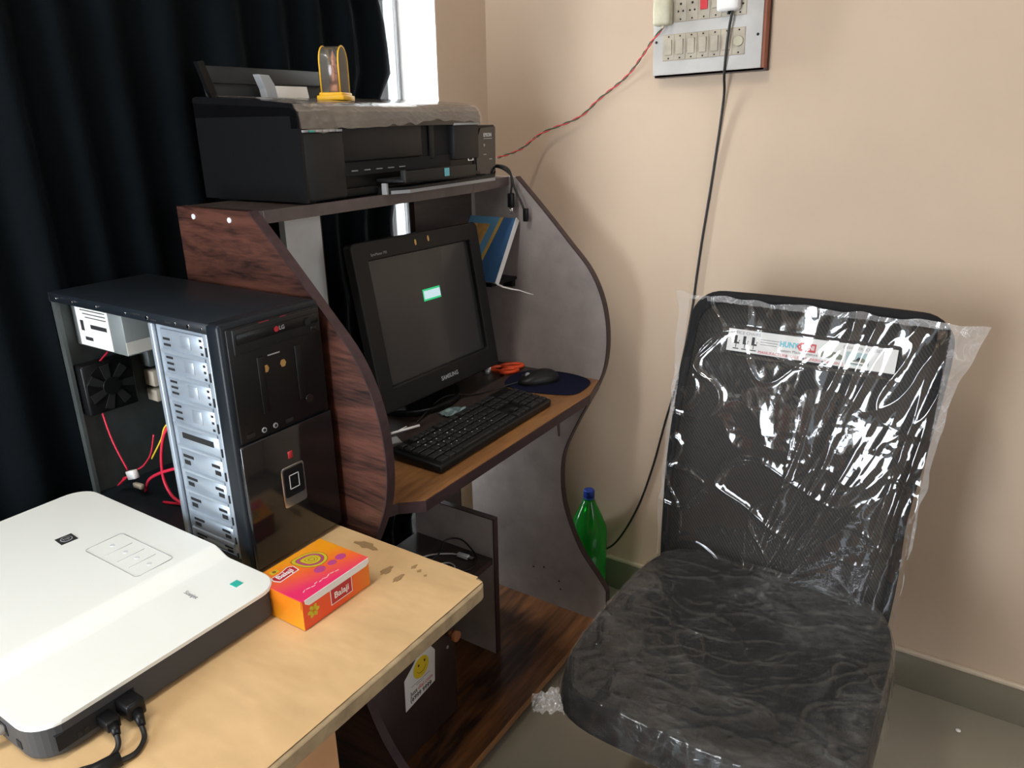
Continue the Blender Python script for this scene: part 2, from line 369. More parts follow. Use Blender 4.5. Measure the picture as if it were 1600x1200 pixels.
def text_into(b, body, size, mx, mi=0, align='CENTER', sx=1.0, bold=0, depth=.0003):
    cu = bpy.data.curves.new('t', 'FONT'); cu.body = body; cu.size = size; cu.align_x = align; cu.align_y = 'CENTER'
    cu.extrude = depth/2; cu.offset = bold; cu.resolution_u = 3
    o = bpy.data.objects.new('t', cu); COL.objects.link(o)
    dg = bpy.context.evaluated_depsgraph_get(); me = bpy.data.meshes.new_from_object(o.evaluated_get(dg))
    t = bmesh.new(); t.from_mesh(me)
    for v in t.verts: v.co = mx @ Vector((v.co.x*sx, v.co.y, v.co.z))
    old = b.mi; b.mi = mi; b.merge(t); b.mi = old
    bpy.data.objects.remove(o); bpy.data.curves.remove(cu); bpy.data.meshes.remove(me)
def frame(o, u, v):
    """matrix with local x along u, local y along v, z = u x v, at o"""
    u = Vector(u).normalized(); v = Vector(v); v = (v-u*v.dot(u)).normalized(); n = u.cross(v); o = Vector(o)
    return Matrix(((u.x, v.x, n.x, o.x), (u.y, v.y, n.y, o.y), (u.z, v.z, n.z, o.z), (0, 0, 0, 1)))

# ------------------------------------------------------------------ noise for cloth and film
class Noise:
    def __init__(s, seed): r = np.random.RandomState(seed); s.p = r.rand(64, 64)
    def __call__(s, x, y):
        xi = np.floor(x).astype(int); yi = np.floor(y).astype(int); fx = x-xi; fy = y-yi
        fx = fx*fx*(3-2*fx); fy = fy*fy*(3-2*fy); g = lambda a, b: s.p[a % 64, b % 64]
        return ((g(xi, yi)*(1-fx)+g(xi+1, yi)*fx)*(1-fy)+(g(xi, yi+1)*(1-fx)+g(xi+1, yi+1)*fx)*fy)*2-1
def ridge(n): return 1-np.abs(n)*2
def grid_np(P, m, name, parent, mask=None):
    """P: (nv,nu,3) world points -> mesh object"""
    nv, nu, _ = P.shape; base = root_loc(parent) if parent else Vector((0, 0, 0))
    V = (P.reshape(-1, 3)-np.array(base)).astype(np.float32)
    i = np.arange(nu-1)[None, :]+np.arange(nv-1)[:, None]*nu
    F = np.stack([i, i+1, i+nu+1, i+nu], -1).reshape(-1, 4)
    if mask is not None:
        k = mask.reshape(-1); F = F[k[F].all(1)]
        used = np.unique(F); mp = -np.ones(len(V), int); mp[used] = np.arange(len(used)); V = V[used]; F = mp[F]
    me = bpy.data.meshes.new(name); me.from_pydata(V.tolist(), [], F.tolist()); me.shade_smooth()
    me.materials.append(M[m]); o = bpy.data.objects.new(name, me); COL.objects.link(o)
    if parent: o.parent = parent
    return o

# ================================================================== THE SETTING
XW, YB = 1.839, 1.27
struct('floor', B().box((-1.75, -2.35, -.05), (1.99, 2.0, 0)), 'floor')
struct('ceiling', B().box((-1.75, -2.35, 2.8), (1.99, 1.62, 2.85)), 'ceil')
struct('wall_right', B().box((XW, -2.35, 0), (XW+.15, 1.62, 2.8)), 'wall')
struct('wall_front', B().box((-1.75, -2.35, 0), (-.40, -2.2, 2.8)).box((1.10, -2.35, 0), (XW, -2.2, 2.8)).box((-.40, -2.35, 0), (1.10, -2.2, 1.0)).box((-.40, -2.35, 2.1), (1.10, -2.2, 2.8)), 'wall')  # opening cut for the added fill light
wb = B()
for a, b_ in (((-.40, -2.29, 1.0), (1.10, -2.25, 1.04)), ((-.40, -2.29, 2.06), (1.10, -2.25, 2.1)), ((-.40, -2.29, 1.04), (-.36, -2.25, 2.06)), ((1.06, -2.29, 1.04), (1.10, -2.25, 2.06)), ((.33, -2.29, 1.04), (.37, -2.25, 2.06))): wb.box(a, b_)
struct('fill_window', wb, 'alu')  # unseen window frame, added to go with the fill light
struct('wall_back', B().box((1.623, YB, 0), (XW, 1.43, 2.8)).box((-1.0, YB, 2.35), (1.623, 1.43, 2.8)).box((-1.0, YB, 0), (-.95, 1.43, 2.35)), 'wall')
struct('wall_left', B().box((-1.15, -2.2, 0), (-1.0, .50, 2.8)).box((-1.15, 1.26, 0), (-1.0, 1.62, 2.8)).box((-1.15, .50, 2.15), (-1.0, 1.26, 2.8)), 'wall')
struct('trim_1', B().box((1.6215, YB+.002, 0), (1.6229, 1.43, 2.349)), 'jamb')           # painted reveal of the window
win = B()
for x0, x1 in ((1.606, 1.621), (.62, .66), (-.30, -.26), (-.948, -.91)): win.box((x0, 1.392, 0), (x1, 1.425, 2.348), .003)
for z0, z1 in ((0, .05), (2.30, 2.348), (.95, .98)): win.box((-.948, 1.395, z0), (1.621, 1.423, z1), .003)
wf = struct('window_1', win, 'alu')
struct('window_pane', B().box((-.91, 1.406, .05), (1.606, 1.410, 2.30)), 'pane', wf)
dr = B().box((-1.15, .50, 0), (-1.0, .54, 2.15)).box((-1.15, 1.22, 0), (-1.0, 1.26, 2.15)).box((-1.15, .54, 2.11), (-1.0, 1.22, 2.15))
struct('door_1', dr, 'jamb')
struct('baseboard_right', B().box((XW-.010, -2.2, 0), (XW, YB-.001, .099), .0015), 'skirt')
struct('trim_2', B().box((XW-.012, -2.2, .0992), (XW, YB-.001, .110), .002), 'grout')
struct('baseboard_back', B().box((1.624, YB-.010, 0), (XW-.012, YB, .099), .0015), 'skirt')
struct('baseboard_front', B().box((-1.59, -2.2, 0), (XW-.012, -2.19, .099)), 'skirt')

# curtain: deep folds, hanging inside the window recess
nx, nz = 420, 40
u = np.linspace(0, 1, nx)[None, :]; v = np.linspace(0, 1, nz)[:, None]
nA, nB = Noise(3), Noise(5)
x = -.93+u*(2.44)+0*v; z = .015+v*2.30+0*u
edge = .030*u**3+(u**14)*(.020*np.sin(z*21+.6)+.012*np.sin(z*47))
y = 1.360+.014*np.sin(x*58+1.2*np.sin(x*9)+.25*np.sin(z*2))+.007*nA(x*16, z*1.5)
y = y-.012*np.exp(-((x-.60-.12*(z-1.2))/.05)**2)
P = np.stack([x+edge+.012*nB(x*3, z*1.2), np.clip(y, 1.330, 1.386), z], -1)
cu = grid_np(P, 'curtain', 'curtain', None); sm = cu.modifiers.new('thick', 'SOLIDIFY'); sm.thickness = .0015
tag(cu, 'very dark navy curtain hanging in folds over the window', 'curtain')

# ================================================================== COMPUTER DESK
desk = thing('computer_desk', 'brown and grey laminate computer desk with curved side panels holding printer and monitor', 'desk', (1.22, 1.0, 0))
front = spline2([(1.03, 1.243), (.95, 1.165), (.88, 1.093), (.822, 1.03), (.787, .96), (.772, .88), (.776, .80), (.800, .73), (.850, .63), (.888, .54), (.896, .46), (.884, .37), (.838, .26), (.778, .185), (.752, .150)], 5)+[(.750, .09), (.750, .0)]
prof = [(1.22, 0), (1.22, 1.243)]+front
XL0, XL1, XR0, XR1 = .805, .823, 1.605, 1.623
def edge_band(x0, x1, parent):
    b = B(); P = [(p[0], p[1]) for p in front]
    vs = []
    for i, p in enumerate(P):
        a, c = P[max(i-1, 0)], P[min(i+1, len(P)-1)]; d = Vector((c[0]-a[0], c[1]-a[1])).normalized(); n = Vector((d.y, -d.x))
        if n.x > 0 and abs(n.x) > .2: n = -n
        q = Vector(p)-Vector((abs(n.x), -n.y if n.x < 0 else n.y))*.0016
        vs += [(x0-.0006, q.x, q.y), (x1+.0006, q.x, q.y), (x1+.0006, p[0]+.001, p[1]), (x0-.0006, p[0]+.001, p[1])]
    fs = [(i*4+k, i*4+(k+1) % 4, i*4+4+(k+1) % 4, i*4+4+k) for i in range(len(P)-1) for k in range(4)]
    b._add(vs, fs); return obj('edge_band', b, 'edge', parent)
lp = obj('side_panel', B().mat(0).prism(prof, XL0, XL1, 'X'), 'walnut', desk, label='left side panel faced in reddish-brown wood grain')
edge_band(XL0, XL1, lp)
obj('inner_face', B().prism([(p[0]+.003 if p[0] < 1.2 else p[0], p[1]) for p in prof], XL1, XL1+.0008, 'X'), 'lam', lp)
for y_, z_ in ((1.175, 1.228), (1.08, 1.227)): obj('screw', B().cyl((XL0-.0015, y_, z_), (XL0+.003, y_, z_), .0045), 'lgrey', lp)
profR = [(1.197, 0), (1.197, 1.243)]+front
rp = obj('side_panel', B().prism(profR, XR0, XR1, 'X'), 'lam', desk, label='right side panel in grey laminate')
edge_band(XR0, XR1, rp)
for y_, z_ in ((.90, .13), (.895, .105), (.95, .16), (.985, .150)): obj('screw_hole', B().cyl((XR0-.0006, y_, z_), (XR0+.001, y_, z_), .0028, n=10), 'dark', rp)
# top shelf
ts = obj('top_shelf', B().prism([(XL1, 1.215), (XL1, 1.018), (1.41, 1.018), (XR0, 1.052), (XR0, 1.197)], 1.223, 1.243, 'Z'), 'topdark', desk)
obj('shelf_edge', B().prism([(XL1+.001, 1.018), (XL1+.001, 1.0155), (1.411, 1.0155), (XR0-.001, 1.0495), (XR0-.001, 1.052), (1.41, 1.018)], 1.2225, 1.2435, 'Z'), 'edge2', ts)
# keyboard shelf, clipped front corners
kz = .758
ks = obj('keyboard_shelf', B().prism([(XL1, 1.19), (XL1, .810), (.855, .800), (.888, .764), (1.50, .762), (1.585, .785), (XR0, .790), (XR0, 1.19)], kz-.018, kz, 'Z'), 'oak', desk)
obj('shelf_edge', B().prism([(XL1+.001, .810), (.8545, .7985), (.887, .7622), (1.501, .7602), (1.586, .7832), (XR0-.001, .7882), (XR0-.001, .790), (1.585, .785), (1.50, .762), (.888, .764), (.855, .800)], kz-.022, kz-.0012, 'Z'), 'edge', ks)
obj('rear_shade', B().box((XL1+.001, .955, kz-.0002), (XR0-.001, 1.150, kz+.0004)), 'topdark', desk, label='thin dark sheet for shade and dirt on the rear keyboard shelf')  # dark sheet paints shade and dirt onto the rear of the shelf
for x0, y0 in ((1.56, .86),): obj('shelf_bracket', B().prism([(x0, kz-.018), (XR0-.001, kz-.018), (XR0-.001, kz-.05), (XR0-.012, kz-.05), (x0, kz-.03)], y0-.035, y0, 'Y'), 'black', desk)
obj('torn_edge_strip', B().prism([(1.350, kz-.022), (1.358, kz-.022), (1.361, kz-.055), (1.355, kz-.054)], .763, .765, 'Y'), 'edge', desk)
# back strips
bs = obj('back_strip', B().box((.982, 1.155, .319), (1.073, 1.171, 1.222)), 'lamb', desk, label='grey upright board behind the monitor, lightened as if lit')
obj('strip_edge', B().box((1.073, 1.154, .319), (1.0745, 1.172, 1.222)), 'edge2', bs)
bs = obj('back_strip', B().box((1.365, 1.155, kz), (1.589, 1.171, 1.222)), 'topdark', desk, label='dark upright board right of the monitor')
obj('strip_edge', B().box((1.589, 1.154, kz), (1.6045, 1.172, 1.222)), 'lam', bs)
bs = obj('back_strip', B().box((1.44, 1.19, 0), (1.538, 1.206, kz-.0185)), 'topdark', desk)
obj('strip_edge', B().box((1.538, 1.189, 0), (1.540, 1.207, kz-.0185)), 'walnut', bs)
obj('back_strip', B().box((XL1, 1.196, 0), (.86, 1.212, 1.222)), 'lam', desk)
# base plank
bp = obj('base_plank', B().box((XL1, .782, .028), (XR0, 1.20, .045)), 'plank', desk)
obj('shelf_edge', B().box((XL1+.002, .7800, .027), (XR0-.002, .782, .0452)), 'oak', bp)
for x0 in (.85, 1.55): obj('foot_block', B().box((x0, .80, 0), (x0+.04, .86, .028)), 'edge', desk)
# partition, lower shelf
pt = obj('partition', B().box((1.340, .940, .045), (1.357, 1.19, .444)), 'lam2', desk)
obj('edge_band', B().box((1.3395, .9375, .045), (1.3575, .940, .4445)).box((1.3395, .9375, .4440), (1.3575, 1.19, .4462)), 'edge', pt)
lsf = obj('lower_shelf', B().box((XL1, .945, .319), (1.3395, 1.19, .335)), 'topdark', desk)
obj('shelf_edge', B().box((XL1+.001, .943, .3185), (1.339, .945, .3355)), 'edge', lsf)
# cabinet under the lower shelf, with a door
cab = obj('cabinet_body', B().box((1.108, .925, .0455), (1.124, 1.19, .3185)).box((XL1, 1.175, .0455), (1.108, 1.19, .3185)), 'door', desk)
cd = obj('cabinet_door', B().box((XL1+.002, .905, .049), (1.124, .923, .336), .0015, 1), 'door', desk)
obj('edge_band', B().box((1.1235, .9055, .05), (1.1252, .9225, .335)), 'edge', cd)
kb = B().cyl((1.106, .905, .279), (1.106, .893, .279), .0065).cyl((1.106, .894, .279), (1.106, .881, .279), .0115, .0125); obj('knob', kb, 'knobw', cd)
obj('screw', B().cyl((1.097, .9035, .247), (1.097, .906, .247), .004), 'steel', cd)
# door sticker with a smiling face: printed sheet, several inks on one flat sheet
sx0, sz0 = .948, .180
SF = frame((sx0, .9044, sz0), (1, 0, 0), (0, 0, 1))
st = B(SF).mat(0); st.prism([(-.002, 0), (.098, .012), (.104, .092), (.090, .112), (.070, .118), (.048, .116), (.030, .100), (.0, .080)], 0, .0006, 'Z')
def disc(b, cx, cy, r, h, mi, sx=1, n=20, h0=0):
    b.mat(mi).prism([(cx+r*sx*math.cos(2*math.pi*k/n), cy+r*math.sin(2*math.pi*k/n)) for k in range(n)], h0, h, 'Z')
disc(st, .055, .080, .026, .0010, 1, n=28)
disc(st, .047, .088, .0032, .0014, 2, .8); disc(st, .067, .090, .0032, .0014, 2, .8)
sm_ = [(.055+.016*math.cos(a), .082+.016*math.sin(a)) for a in [R(200+140*k/10) for k in range(11)]]
st.mat(2)
for i in range(10):
    (a, b_), (c, d) = sm_[i], sm_[i+1]; st.prism([(a, b_), (c, d), (c, d+.0012), (a, b_+.0012)], .0010, .0013, 'Z')
def flatmx(o, u, v, x, y, h): return frame(o, u, v) @ Matrix.Translation((x, y, h))
def stx(s_, size, x, y, mi): text_into(st, s_, size, SF.inverted() @ SF @ Matrix.Translation((x, y, .0009)), mi)
def add_text(b, s_, size, x, y, h, mi, sx=1.0, bold=0, align='CENTER'): # into a B whose mx is the local frame
    text_into(b, s_, size, Matrix.Translation((x, y, h)), mi, align, sx, bold)
for yy, x0, x1 in ((.049, .020, .082), (.044, .036, .062)): st.mat(3).box((x0, yy, .0006), (x1, yy+.0012, .0009))
add_text(st, 'Just', .015, .027, .032, .0008, 2, bold=.0002); add_text(st, 'dial.com', .015, .066, .033, .0008, 4)
add_text(st, '(6999 9999', .0165, .050, .017, .0008, 2, .95, bold=.0003)
obj('sticker', st, ['paperw', 'smile', 'ink', 'inkg', 'inkr'], cd, label='white sticker with a yellow smiling face')

# ================================================================== WORK TABLE
TZ = .725
tb = thing('work_table', 'pale tan table with worn edges under scanner and computer tower', 'table', (.35, .9, 0))
def table_top():
    n = Noise(11); nu, nv = 150, 110
    U = np.linspace(0, 1, nu)[None, :]; Vv = np.linspace(0, 1, nv)[:, None]
    xx = -.25+U*1.037+0*Vv; yy = .562+Vv*.708+0*U
    # rounded right front corner
    zz = TZ-.0006+.0007*n(xx*9, yy*22)+.0004*n(xx*30+3, yy*34)
    zz = np.clip(zz, TZ-.0014, TZ)
    return np.stack([xx, yy, zz], -1)
out = rrect(-.25, .562, .787, 1.265, .022, 6)
tt = obj('tabletop', B().prism(out, TZ-.024, TZ-.0020, 'Z', .0012, 1), 'plyedge', tb)
P = table_top(); c = np.array([.787-.022, .562+.022]); dx = np.maximum(P[..., 0]-c[0], 0); dy = np.maximum(c[1]-P[..., 1], 0)
inside = (np.hypot(dx, dy) <= .0225) & (P[..., 1] <= 1.266)
nE = Noise(21); inside &= P[..., 1] > .5635+.0018*np.abs(nE(P[..., 0]*30, 0*P[..., 0]))
grid_np(P, 'ply', 'top_sheet', tt, inside)
for cx, cy, a, b_ in ((.727, .712, .012, .006), (.721, .683, .011, .004), (.757, .682, .006, .003), (.752, .668, .004, .003), (.747, .652, .003, .002), (.764, .790, .008, .022)):
    b0 = B(); n_ = 14; b0.prism([(cx+a*(1+.25*math.sin(3*k))*math.cos(2*math.pi*k/n_), cy+b_*(1+.3*math.cos(5*k))*math.sin(2*math.pi*k/n_)) for k in range(n_)], TZ-.0004, TZ+.0003, 'Z')
    obj('stain', b0, 'stain', tt)
lg = obj('leg_panel', B().box((.10, .585, 0), (.486, .603, TZ-.0245)), 'plyleg', tb)
obj('leg_panel', B().box((.468, .604, 0), (.486, 1.20, TZ-.0245)), 'plyleg', tb)
obj('leg_panel', B().box((-.23, .585, 0), (-.212, 1.20, TZ-.0245)), 'plyleg', tb)

# ================================================================== COMPUTER TOWER (left side cover removed)
TX0, TX1, TY0, TY1, TT = .612, .792, .875, 1.322, TZ+.393
tw = thing('computer_tower', 'black computer tower standing on the tan table with its side cover off', 'computer', ((TX0+TX1)/2, 1.1, TZ))
z0 = TZ+.004
obj('top_panel', B().box((TX0, .90, TT-.016), (TX1, TY1, TT), .001, 1), 'case', tw)
for y_ in (.915, .945, .975, 1.044, 1.10, 1.18, 1.25, 1.30): obj('rivet', B().cyl((TX0-.0012, y_, TT-.009), (TX0+.001, y_, TT-.009), .0028 if y_ in (.945, 1.044) else .0016, n=10), 'chrome', tw)
for a, b_, c_, d_ in ((.985, 1.0, .011, .008), (1.06, 1.08, .008, .0055), (1.02, 1.035, .012, .009)): obj('top_slot', B().box((TX0-.0004, a, TT-c_), (TX0+.001, b_, TT-d_)), 'dark', tw)
obj('bottom_panel', B().box((TX0, .90, z0), (TX1, TY1, z0+.012)), 'case', tw)
obj('right_cover', B().box((TX1-.002, .90, z0), (TX1, TY1, TT-.002)), 'case', tw)
obj('motherboard_tray', B().box((TX1-.012, 1.03, z0+.012), (TX1-.010, TY1-.004, TT-.016)), 'steeld', tw)
rear = obj('rear_frame', B().box((TX0, TY1-.003, z0), (TX1, TY1, TT-.001)).box((TX0, TY1-.016, z0), (TX0+.006, TY1, TT-.016)), 'steeld', tw)
obj('foot', B().cyl((.64, .93, TZ), (.64, .93, z0), .010).cyl((.765, .93, TZ), (.765, .93, z0), .010).cyl((.64, 1.28, TZ), (.64, 1.28, z0), .010).cyl((.765, 1.28, TZ), (.765, 1.28, z0), .010), 'black', tw)
# drive cage
cg = obj('drive_cage', B().box((TX0+.006, .918, z0+.012), (TX0+.008, 1.034, TT-.016)).box((TX0+.008, .918, z0+.10), (TX1-.02, .920, TT-.018)), 'steel', tw)
obj('cage_post', B().box((TX0, 1.036, z0+.010), (TX0+.010, 1.046, TT-.016), .002), 'steel', tw)
obj('cage_post', B().box((TX0+.001, .908, z0+.010), (TX0+.008, .9185, TT-.016), .001), 'steel', tw)
zb = [TT-.019, 1.061, 1.023, .985, .943, .906, .866, .830, .792, .760, .738]
for i in range(10):
    zt, zl = zb[i], zb[i+1]; h = zt-zl
    pl = obj('bay_plate', B().box((TX0+.0035, .921, zl+.0035), (TX0+.006, 1.022, zt-.0035), .0008, 1), 'steel', tw)
    obj('bay_ridge', B().prism([(TX0+.0015, zl-.002), (TX0+.0015, zl+.002), (TX0+.006, zl+.0045), (TX0+.006, zl-.0045)], .921, 1.026, 'Y'), 'steel', pl)
    s = type('S', (), {'box': lambda self, a, b_: (obj('slot', B().box(a, b_), 'dark', pl), self)[1]})()
    if i < 4:
        for q in (.22, .46, .70)[(1 if i == 0 else 0):]: s.box((TX0+.0028, 1.001, zt-h*q-.0022), (TX0+.004, 1.017, zt-h*q+.0012))
        for q in (.25, .5, .78): s.box((TX0+.0028, .925, zt-h*q-.002), (TX0+.004, .930, zt-h*q+.0015))
    elif i == 4:
        s.box((TX0+.0028, .935, zl+h*.45), (TX0+.004, 1.010, zl+h*.70))
    else:
        s.box((TX0+.0028, .992, zt-h*.42), (TX0+.004, 1.017, zt-h*.30)).box((TX0+.0028, 1.002, zt-h*.72), (TX0+.004, 1.016, zt-h*.54))
        s.box((TX0+.0028, .928, zt-h*.42), (TX0+.004, .947, zt-h*.30)).box((TX0+.0028, .928, zt-h*.72), (TX0+.004, .941, zt-h*.54))
    if i < 4: obj('bay_dimple', B().box((TX0+.0024, .952, zl+h*.28), (TX0+.0038, .975, zt-h*.22), .0006, 1), 'steel', pl)
    obj('bay_hook', B().box((TX0-.0005, .9115, zl+h*.2), (TX0+.001, .914, zl+h*.55)), 'dark', pl)
# front bezel
fb = obj('front_bezel', B().box((TX0-.001, .878, TZ+.001), (TX1+.003, .908, TT+.001), .006, 3), 'case', tw)
FX = lambda u_, w_: (TX0+u_, w_+TZ)
def fpanel(name, u0, w0, u1, w1, y0, y1, m, parent=fb, bev=.0015):
    return obj(name, B().box((TX0+u0, y0, TZ+w0), (TX0+u1, y1, TZ+w1), bev, 2), m, parent)
fpanel('upper_front', .008, .214, .178, .386, .8735, .880, 'black')
fpanel('lower_front', .003, .006, .180, .212, .870, .880, 'blackg', bev=.003)
dv = fpanel('disc_drive', .016, .347, .175, .384, .8705, .8765, 'char')
b0 = B().box((TX0+.020, .8695, TZ+.361), (TX0+.172, .871, TZ+.377), .0008, 1); obj('drive_tray', b0, 'black', dv)
lt = B(frame((TX0, .8690, TZ), (1, 0, 0), (0, 0, 1)))
add_text(lt, 'LG', .0085, .100, .3695, .0002, 0, bold=.0002); disc(lt, .090, .3695, .0042, .0004, 1)
add_text(lt, 'M-DISC', .0068, .042, .3690, .0002, 2); add_text(lt, 'DVD', .0055, .150, .372, .0002, 2); disc(lt, .150, .3665, .005, .0003, 2, 1.2)
lt.mat(1).box((.060, .3850, .0), (.078, .3858, .0003)).box((.098, .3855, 0), (.110, .3862, .0003))
obj('drive_print', lt, ['grey', 'maroon', 'dgrey'], dv)
obj('eject_button', B().box((TX0+.155, .8695, TZ+.350), (TX0+.166, .871, TZ+.3575), .0006, 1), 'black', dv)
for u0 in (.052, .122): fpanel('front_rib', u0, .248, u0+.012, .335, .8718, .874, 'black', bev=.001)
for u0, w0 in ((.066, .3145), (.098, .3145)):
    obj('gold_sticker', B().mat(0).prism([(TX0+u0+.0055*math.cos(k*math.pi/3), TZ+w0+.0062*math.sin(k*math.pi/3)) for k in range(6)], .8725, .8737, 'Y'), 'gold', fb)
obj('drive_mark', B().box((TX0+.072, .8728, TZ+.332), (TX0+.094, .8736, TZ+.334)), 'grey', fb)
for u0, w0 in ((.049, .2235), (.070, .2235)):
    obj('audio_jack', B().cyl((TX0+u0, .8722, TZ+w0), (TX0+u0, .874, TZ+w0), .0042, n=14), 'grey', fb); obj('jack_hole', B().cyl((TX0+u0, .8717, TZ+w0), (TX0+u0, .873, TZ+w0), .0024, n=12), 'dark', fb)
for u0 in (.018, .090): obj('usb_port', B().box((TX0+u0, .8724, TZ+.220), (TX0+u0+.014, .874, TZ+.2255)), 'dgrey', fb)
obj('power_button', B().cyl((TX0+.140, .8712, TZ+.245), (TX0+.140, .874, TZ+.245), .007, n=20), 'blackg', fb)
# chrome badge on the lower front
bg = B().prism(rrect(TX0+.065, TZ+.084, TX0+.110, TZ+.152, .006), .8678, .8706, 'Y', .0006, 1); bd = obj('badge', bg, 'chrome', fb, label='chrome framed badge')
obj('badge_face', B().prism(rrect(TX0+.068, TZ+.101, TX0+.107, TZ+.149, .004), .8672, .8682, 'Y'), 'blackg', bd)
q0 = B()
for a, b_ in (((.078, .113), (.097, .1142)), ((.078, .1358), (.097, .137)), ((.078, .113), (.0792, .137)), ((.0958, .113), (.097, .137))): q0.box((TX0+a[0], .8668, TZ+a[1]), (TX0+b_[0], .8674, TZ+b_[1]))
obj('badge_square', q0, 'lgrey', bd)
obj('badge_mark', B().box((TX0+.083, .8692, TZ+.163), (TX0+.092, .8702, TZ+.175), .0004, 1), 'maroon', fb)
# power supply
ps = obj('power_supply', B().box((.640, 1.165, 1.022), (.778, 1.316, 1.100), .0008, 1), 'psu', tw)
obj('paper_label', B().box((.6394, 1.205, 1.024), (.6402, 1.302, 1.099)).box((.640, 1.1644, 1.024), (.700, 1.1652, 1.045)), 'label', ps)
lb = B()
for k in range(4): lb.box((.6390, 1.212, 1.092-k*.006), (.6395, 1.292-k*.006, 1.0935-k*.006))
lb.box((.6388, 1.214, 1.056), (.6395, 1.262, 1.063)).box((.6388, 1.283, 1.050), (.6395, 1.292, 1.068)).box((.6390, 1.262, 1.034), (.6395, 1.285, 1.040))
obj('label_print', lb, 'ink', ps)
for k in range(4): obj('vent_slot', B().box((.715+k*.013, 1.1643, 1.060), (.719+k*.013, 1.1652, 1.088)), 'dark', ps)
# rear fan, sockets, motherboard
fn = obj('fan', B().box((.622, 1.290, .895), (.714, 1.318, .987), .004).cyl((.668, 1.2895, .941), (.668, 1.292, .941), .043, n=28), 'black', tw)
fh = B().cyl((.668, 1.286, .941), (.668, 1.2895, .941), .016, n=20); obj('fan_hub', fh, 'black', fn)
for k in range(7):
    a = 2*math.pi*k/7; mx = Matrix.Translation((.668, 1.2885, .941)) @ Matrix.Rotation(a, 4, 'Y')
    obj('fan_blade', B(mx).prism([(.014, -.004), (.040, -.010), (.042, .006), (.015, .006)], -.0012, .0008, 'Y'), 'dgrey', fn)
mb = obj('motherboard', B().box((.774, 1.06, .80), (.7795, 1.315, 1.015)), 'pcb', tw)
for a, b_, m_ in (((.742, 1.285, .955), (.774, 1.315, .985), 'steeld'), ((.745, 1.285, .915), (.774, 1.315, .945), 'ivory'), ((.745, 1.285, .885), (.774, 1.315, .908), 'ivory'), ((.735, 1.18, .93), (.774, 1.24, .99), 'char')):
    obj('connector_block', B().box(a, b_, .001, 1), m_, mb)
sata = obj('data_cable', B().tube([(.69, 1.06, .955), (.665, 1.125, .90), (.66, 1.150, .86), (.66, 1.165, .80), (.66, 1.150, .765), (.67, 1.13, .745)], .0030, n=6), 'redc', tw)
obj('data_cable', B().tube([(.70, 1.06, .84), (.665, 1.14, .815), (.66, 1.185, .795), (.66, 1.215, .775), (.665, 1.24, .745)], .0030, n=6), 'redc', tw)
obj('data_cable', B().tube([(.69, 1.06, .757), (.67, 1.12, .750), (.66, 1.18, .742)], .0028, n=6), 'redc', tw)
obj('power_wire', B().tube([(.70, 1.06, .93), (.665, 1.125, .905), (.66, 1.15, .87), (.66, 1.19, .825)], .0016, n=6), 'yelc', tw)
obj('power_wire', B().tube([(.66, 1.17, .875), (.66, 1.19, .835), (.66, 1.22, .805), (.66, 1.245, .790)], .0016, n=6), 'redc', tw)
obj('power_wire', B().tube([(.68, 1.30, 1.00), (.645, 1.300, .965), (.645, 1.295, .90), (.648, 1.285, .84), (.655, 1.268, .785)], .0018, n=6), 'redc', tw)
obj('molex_plug', B(frame((.652, 1.250, .782), (0, -1, .35), (0, .35, 1))).box((-.012, -.008, -.005), (.014, .008, .005), .001, 1), 'white', tw)
obj('molex_plug', B(frame((.652, 1.236, .763), (0, -1, .05), (0, .05, 1))).box((-.012, -.004, -.004), (.012, .005, .004), .001, 1), 'ivory', tw)
for k in range(5): obj('wire_end', B().tube([(.650, 1.262, .776), (.648-.002*k, 1.272+.003*k, .772-.004*k), (.650, 1.280+.002*k, .768-.003*k)], .0014, n=5), 'redc', tw)

# ================================================================== FLATBED SCANNER
SX0, SX1, SY0, SY1 = .243, .575, .768, 1.262
sc = thing('flatbed_scanner', 'white-topped flatbed scanner with dark grey body on the tan table', 'scanner', ((SX0+SX1)/2, (SY0+SY1)/2, TZ))
obj('scanner_body', B().prism(rrect(SX0, SY0, SX1, SY1, .035, 8), TZ+.003, TZ+.045, 'Z', .004, 2), 'scanb', sc)
obj('foot', B().cyl((SX0+.04, SY0+.04, TZ), (SX0+.04, SY0+.04, TZ+.004), .008).cyl((SX1-.04, SY0+.04, TZ), (SX1-.04, SY0+.04, TZ+.004), .008).cyl((SX0+.04, SY1-.04, TZ), (SX0+.04, SY1-.04, TZ+.004), .008).cyl((SX1-.04, SY1-.04, TZ), (SX1-.04, SY1-.04, TZ+.004), .008), 'black', sc)
def lid_z(y):   # front plateau, step, raised lid
    t = min(1, max(0, (y-.880)/.036)); t = t*t*(3-2*t); return TZ+.049+.0125*t
oc = rrect(SX0-.002, SY0-.002, SX1+.002, SY1+.002, .037, 8)
b0 = B(); n_ = len(oc); cx, cy = (SX0+SX1)/2, (SY0+SY1)/2
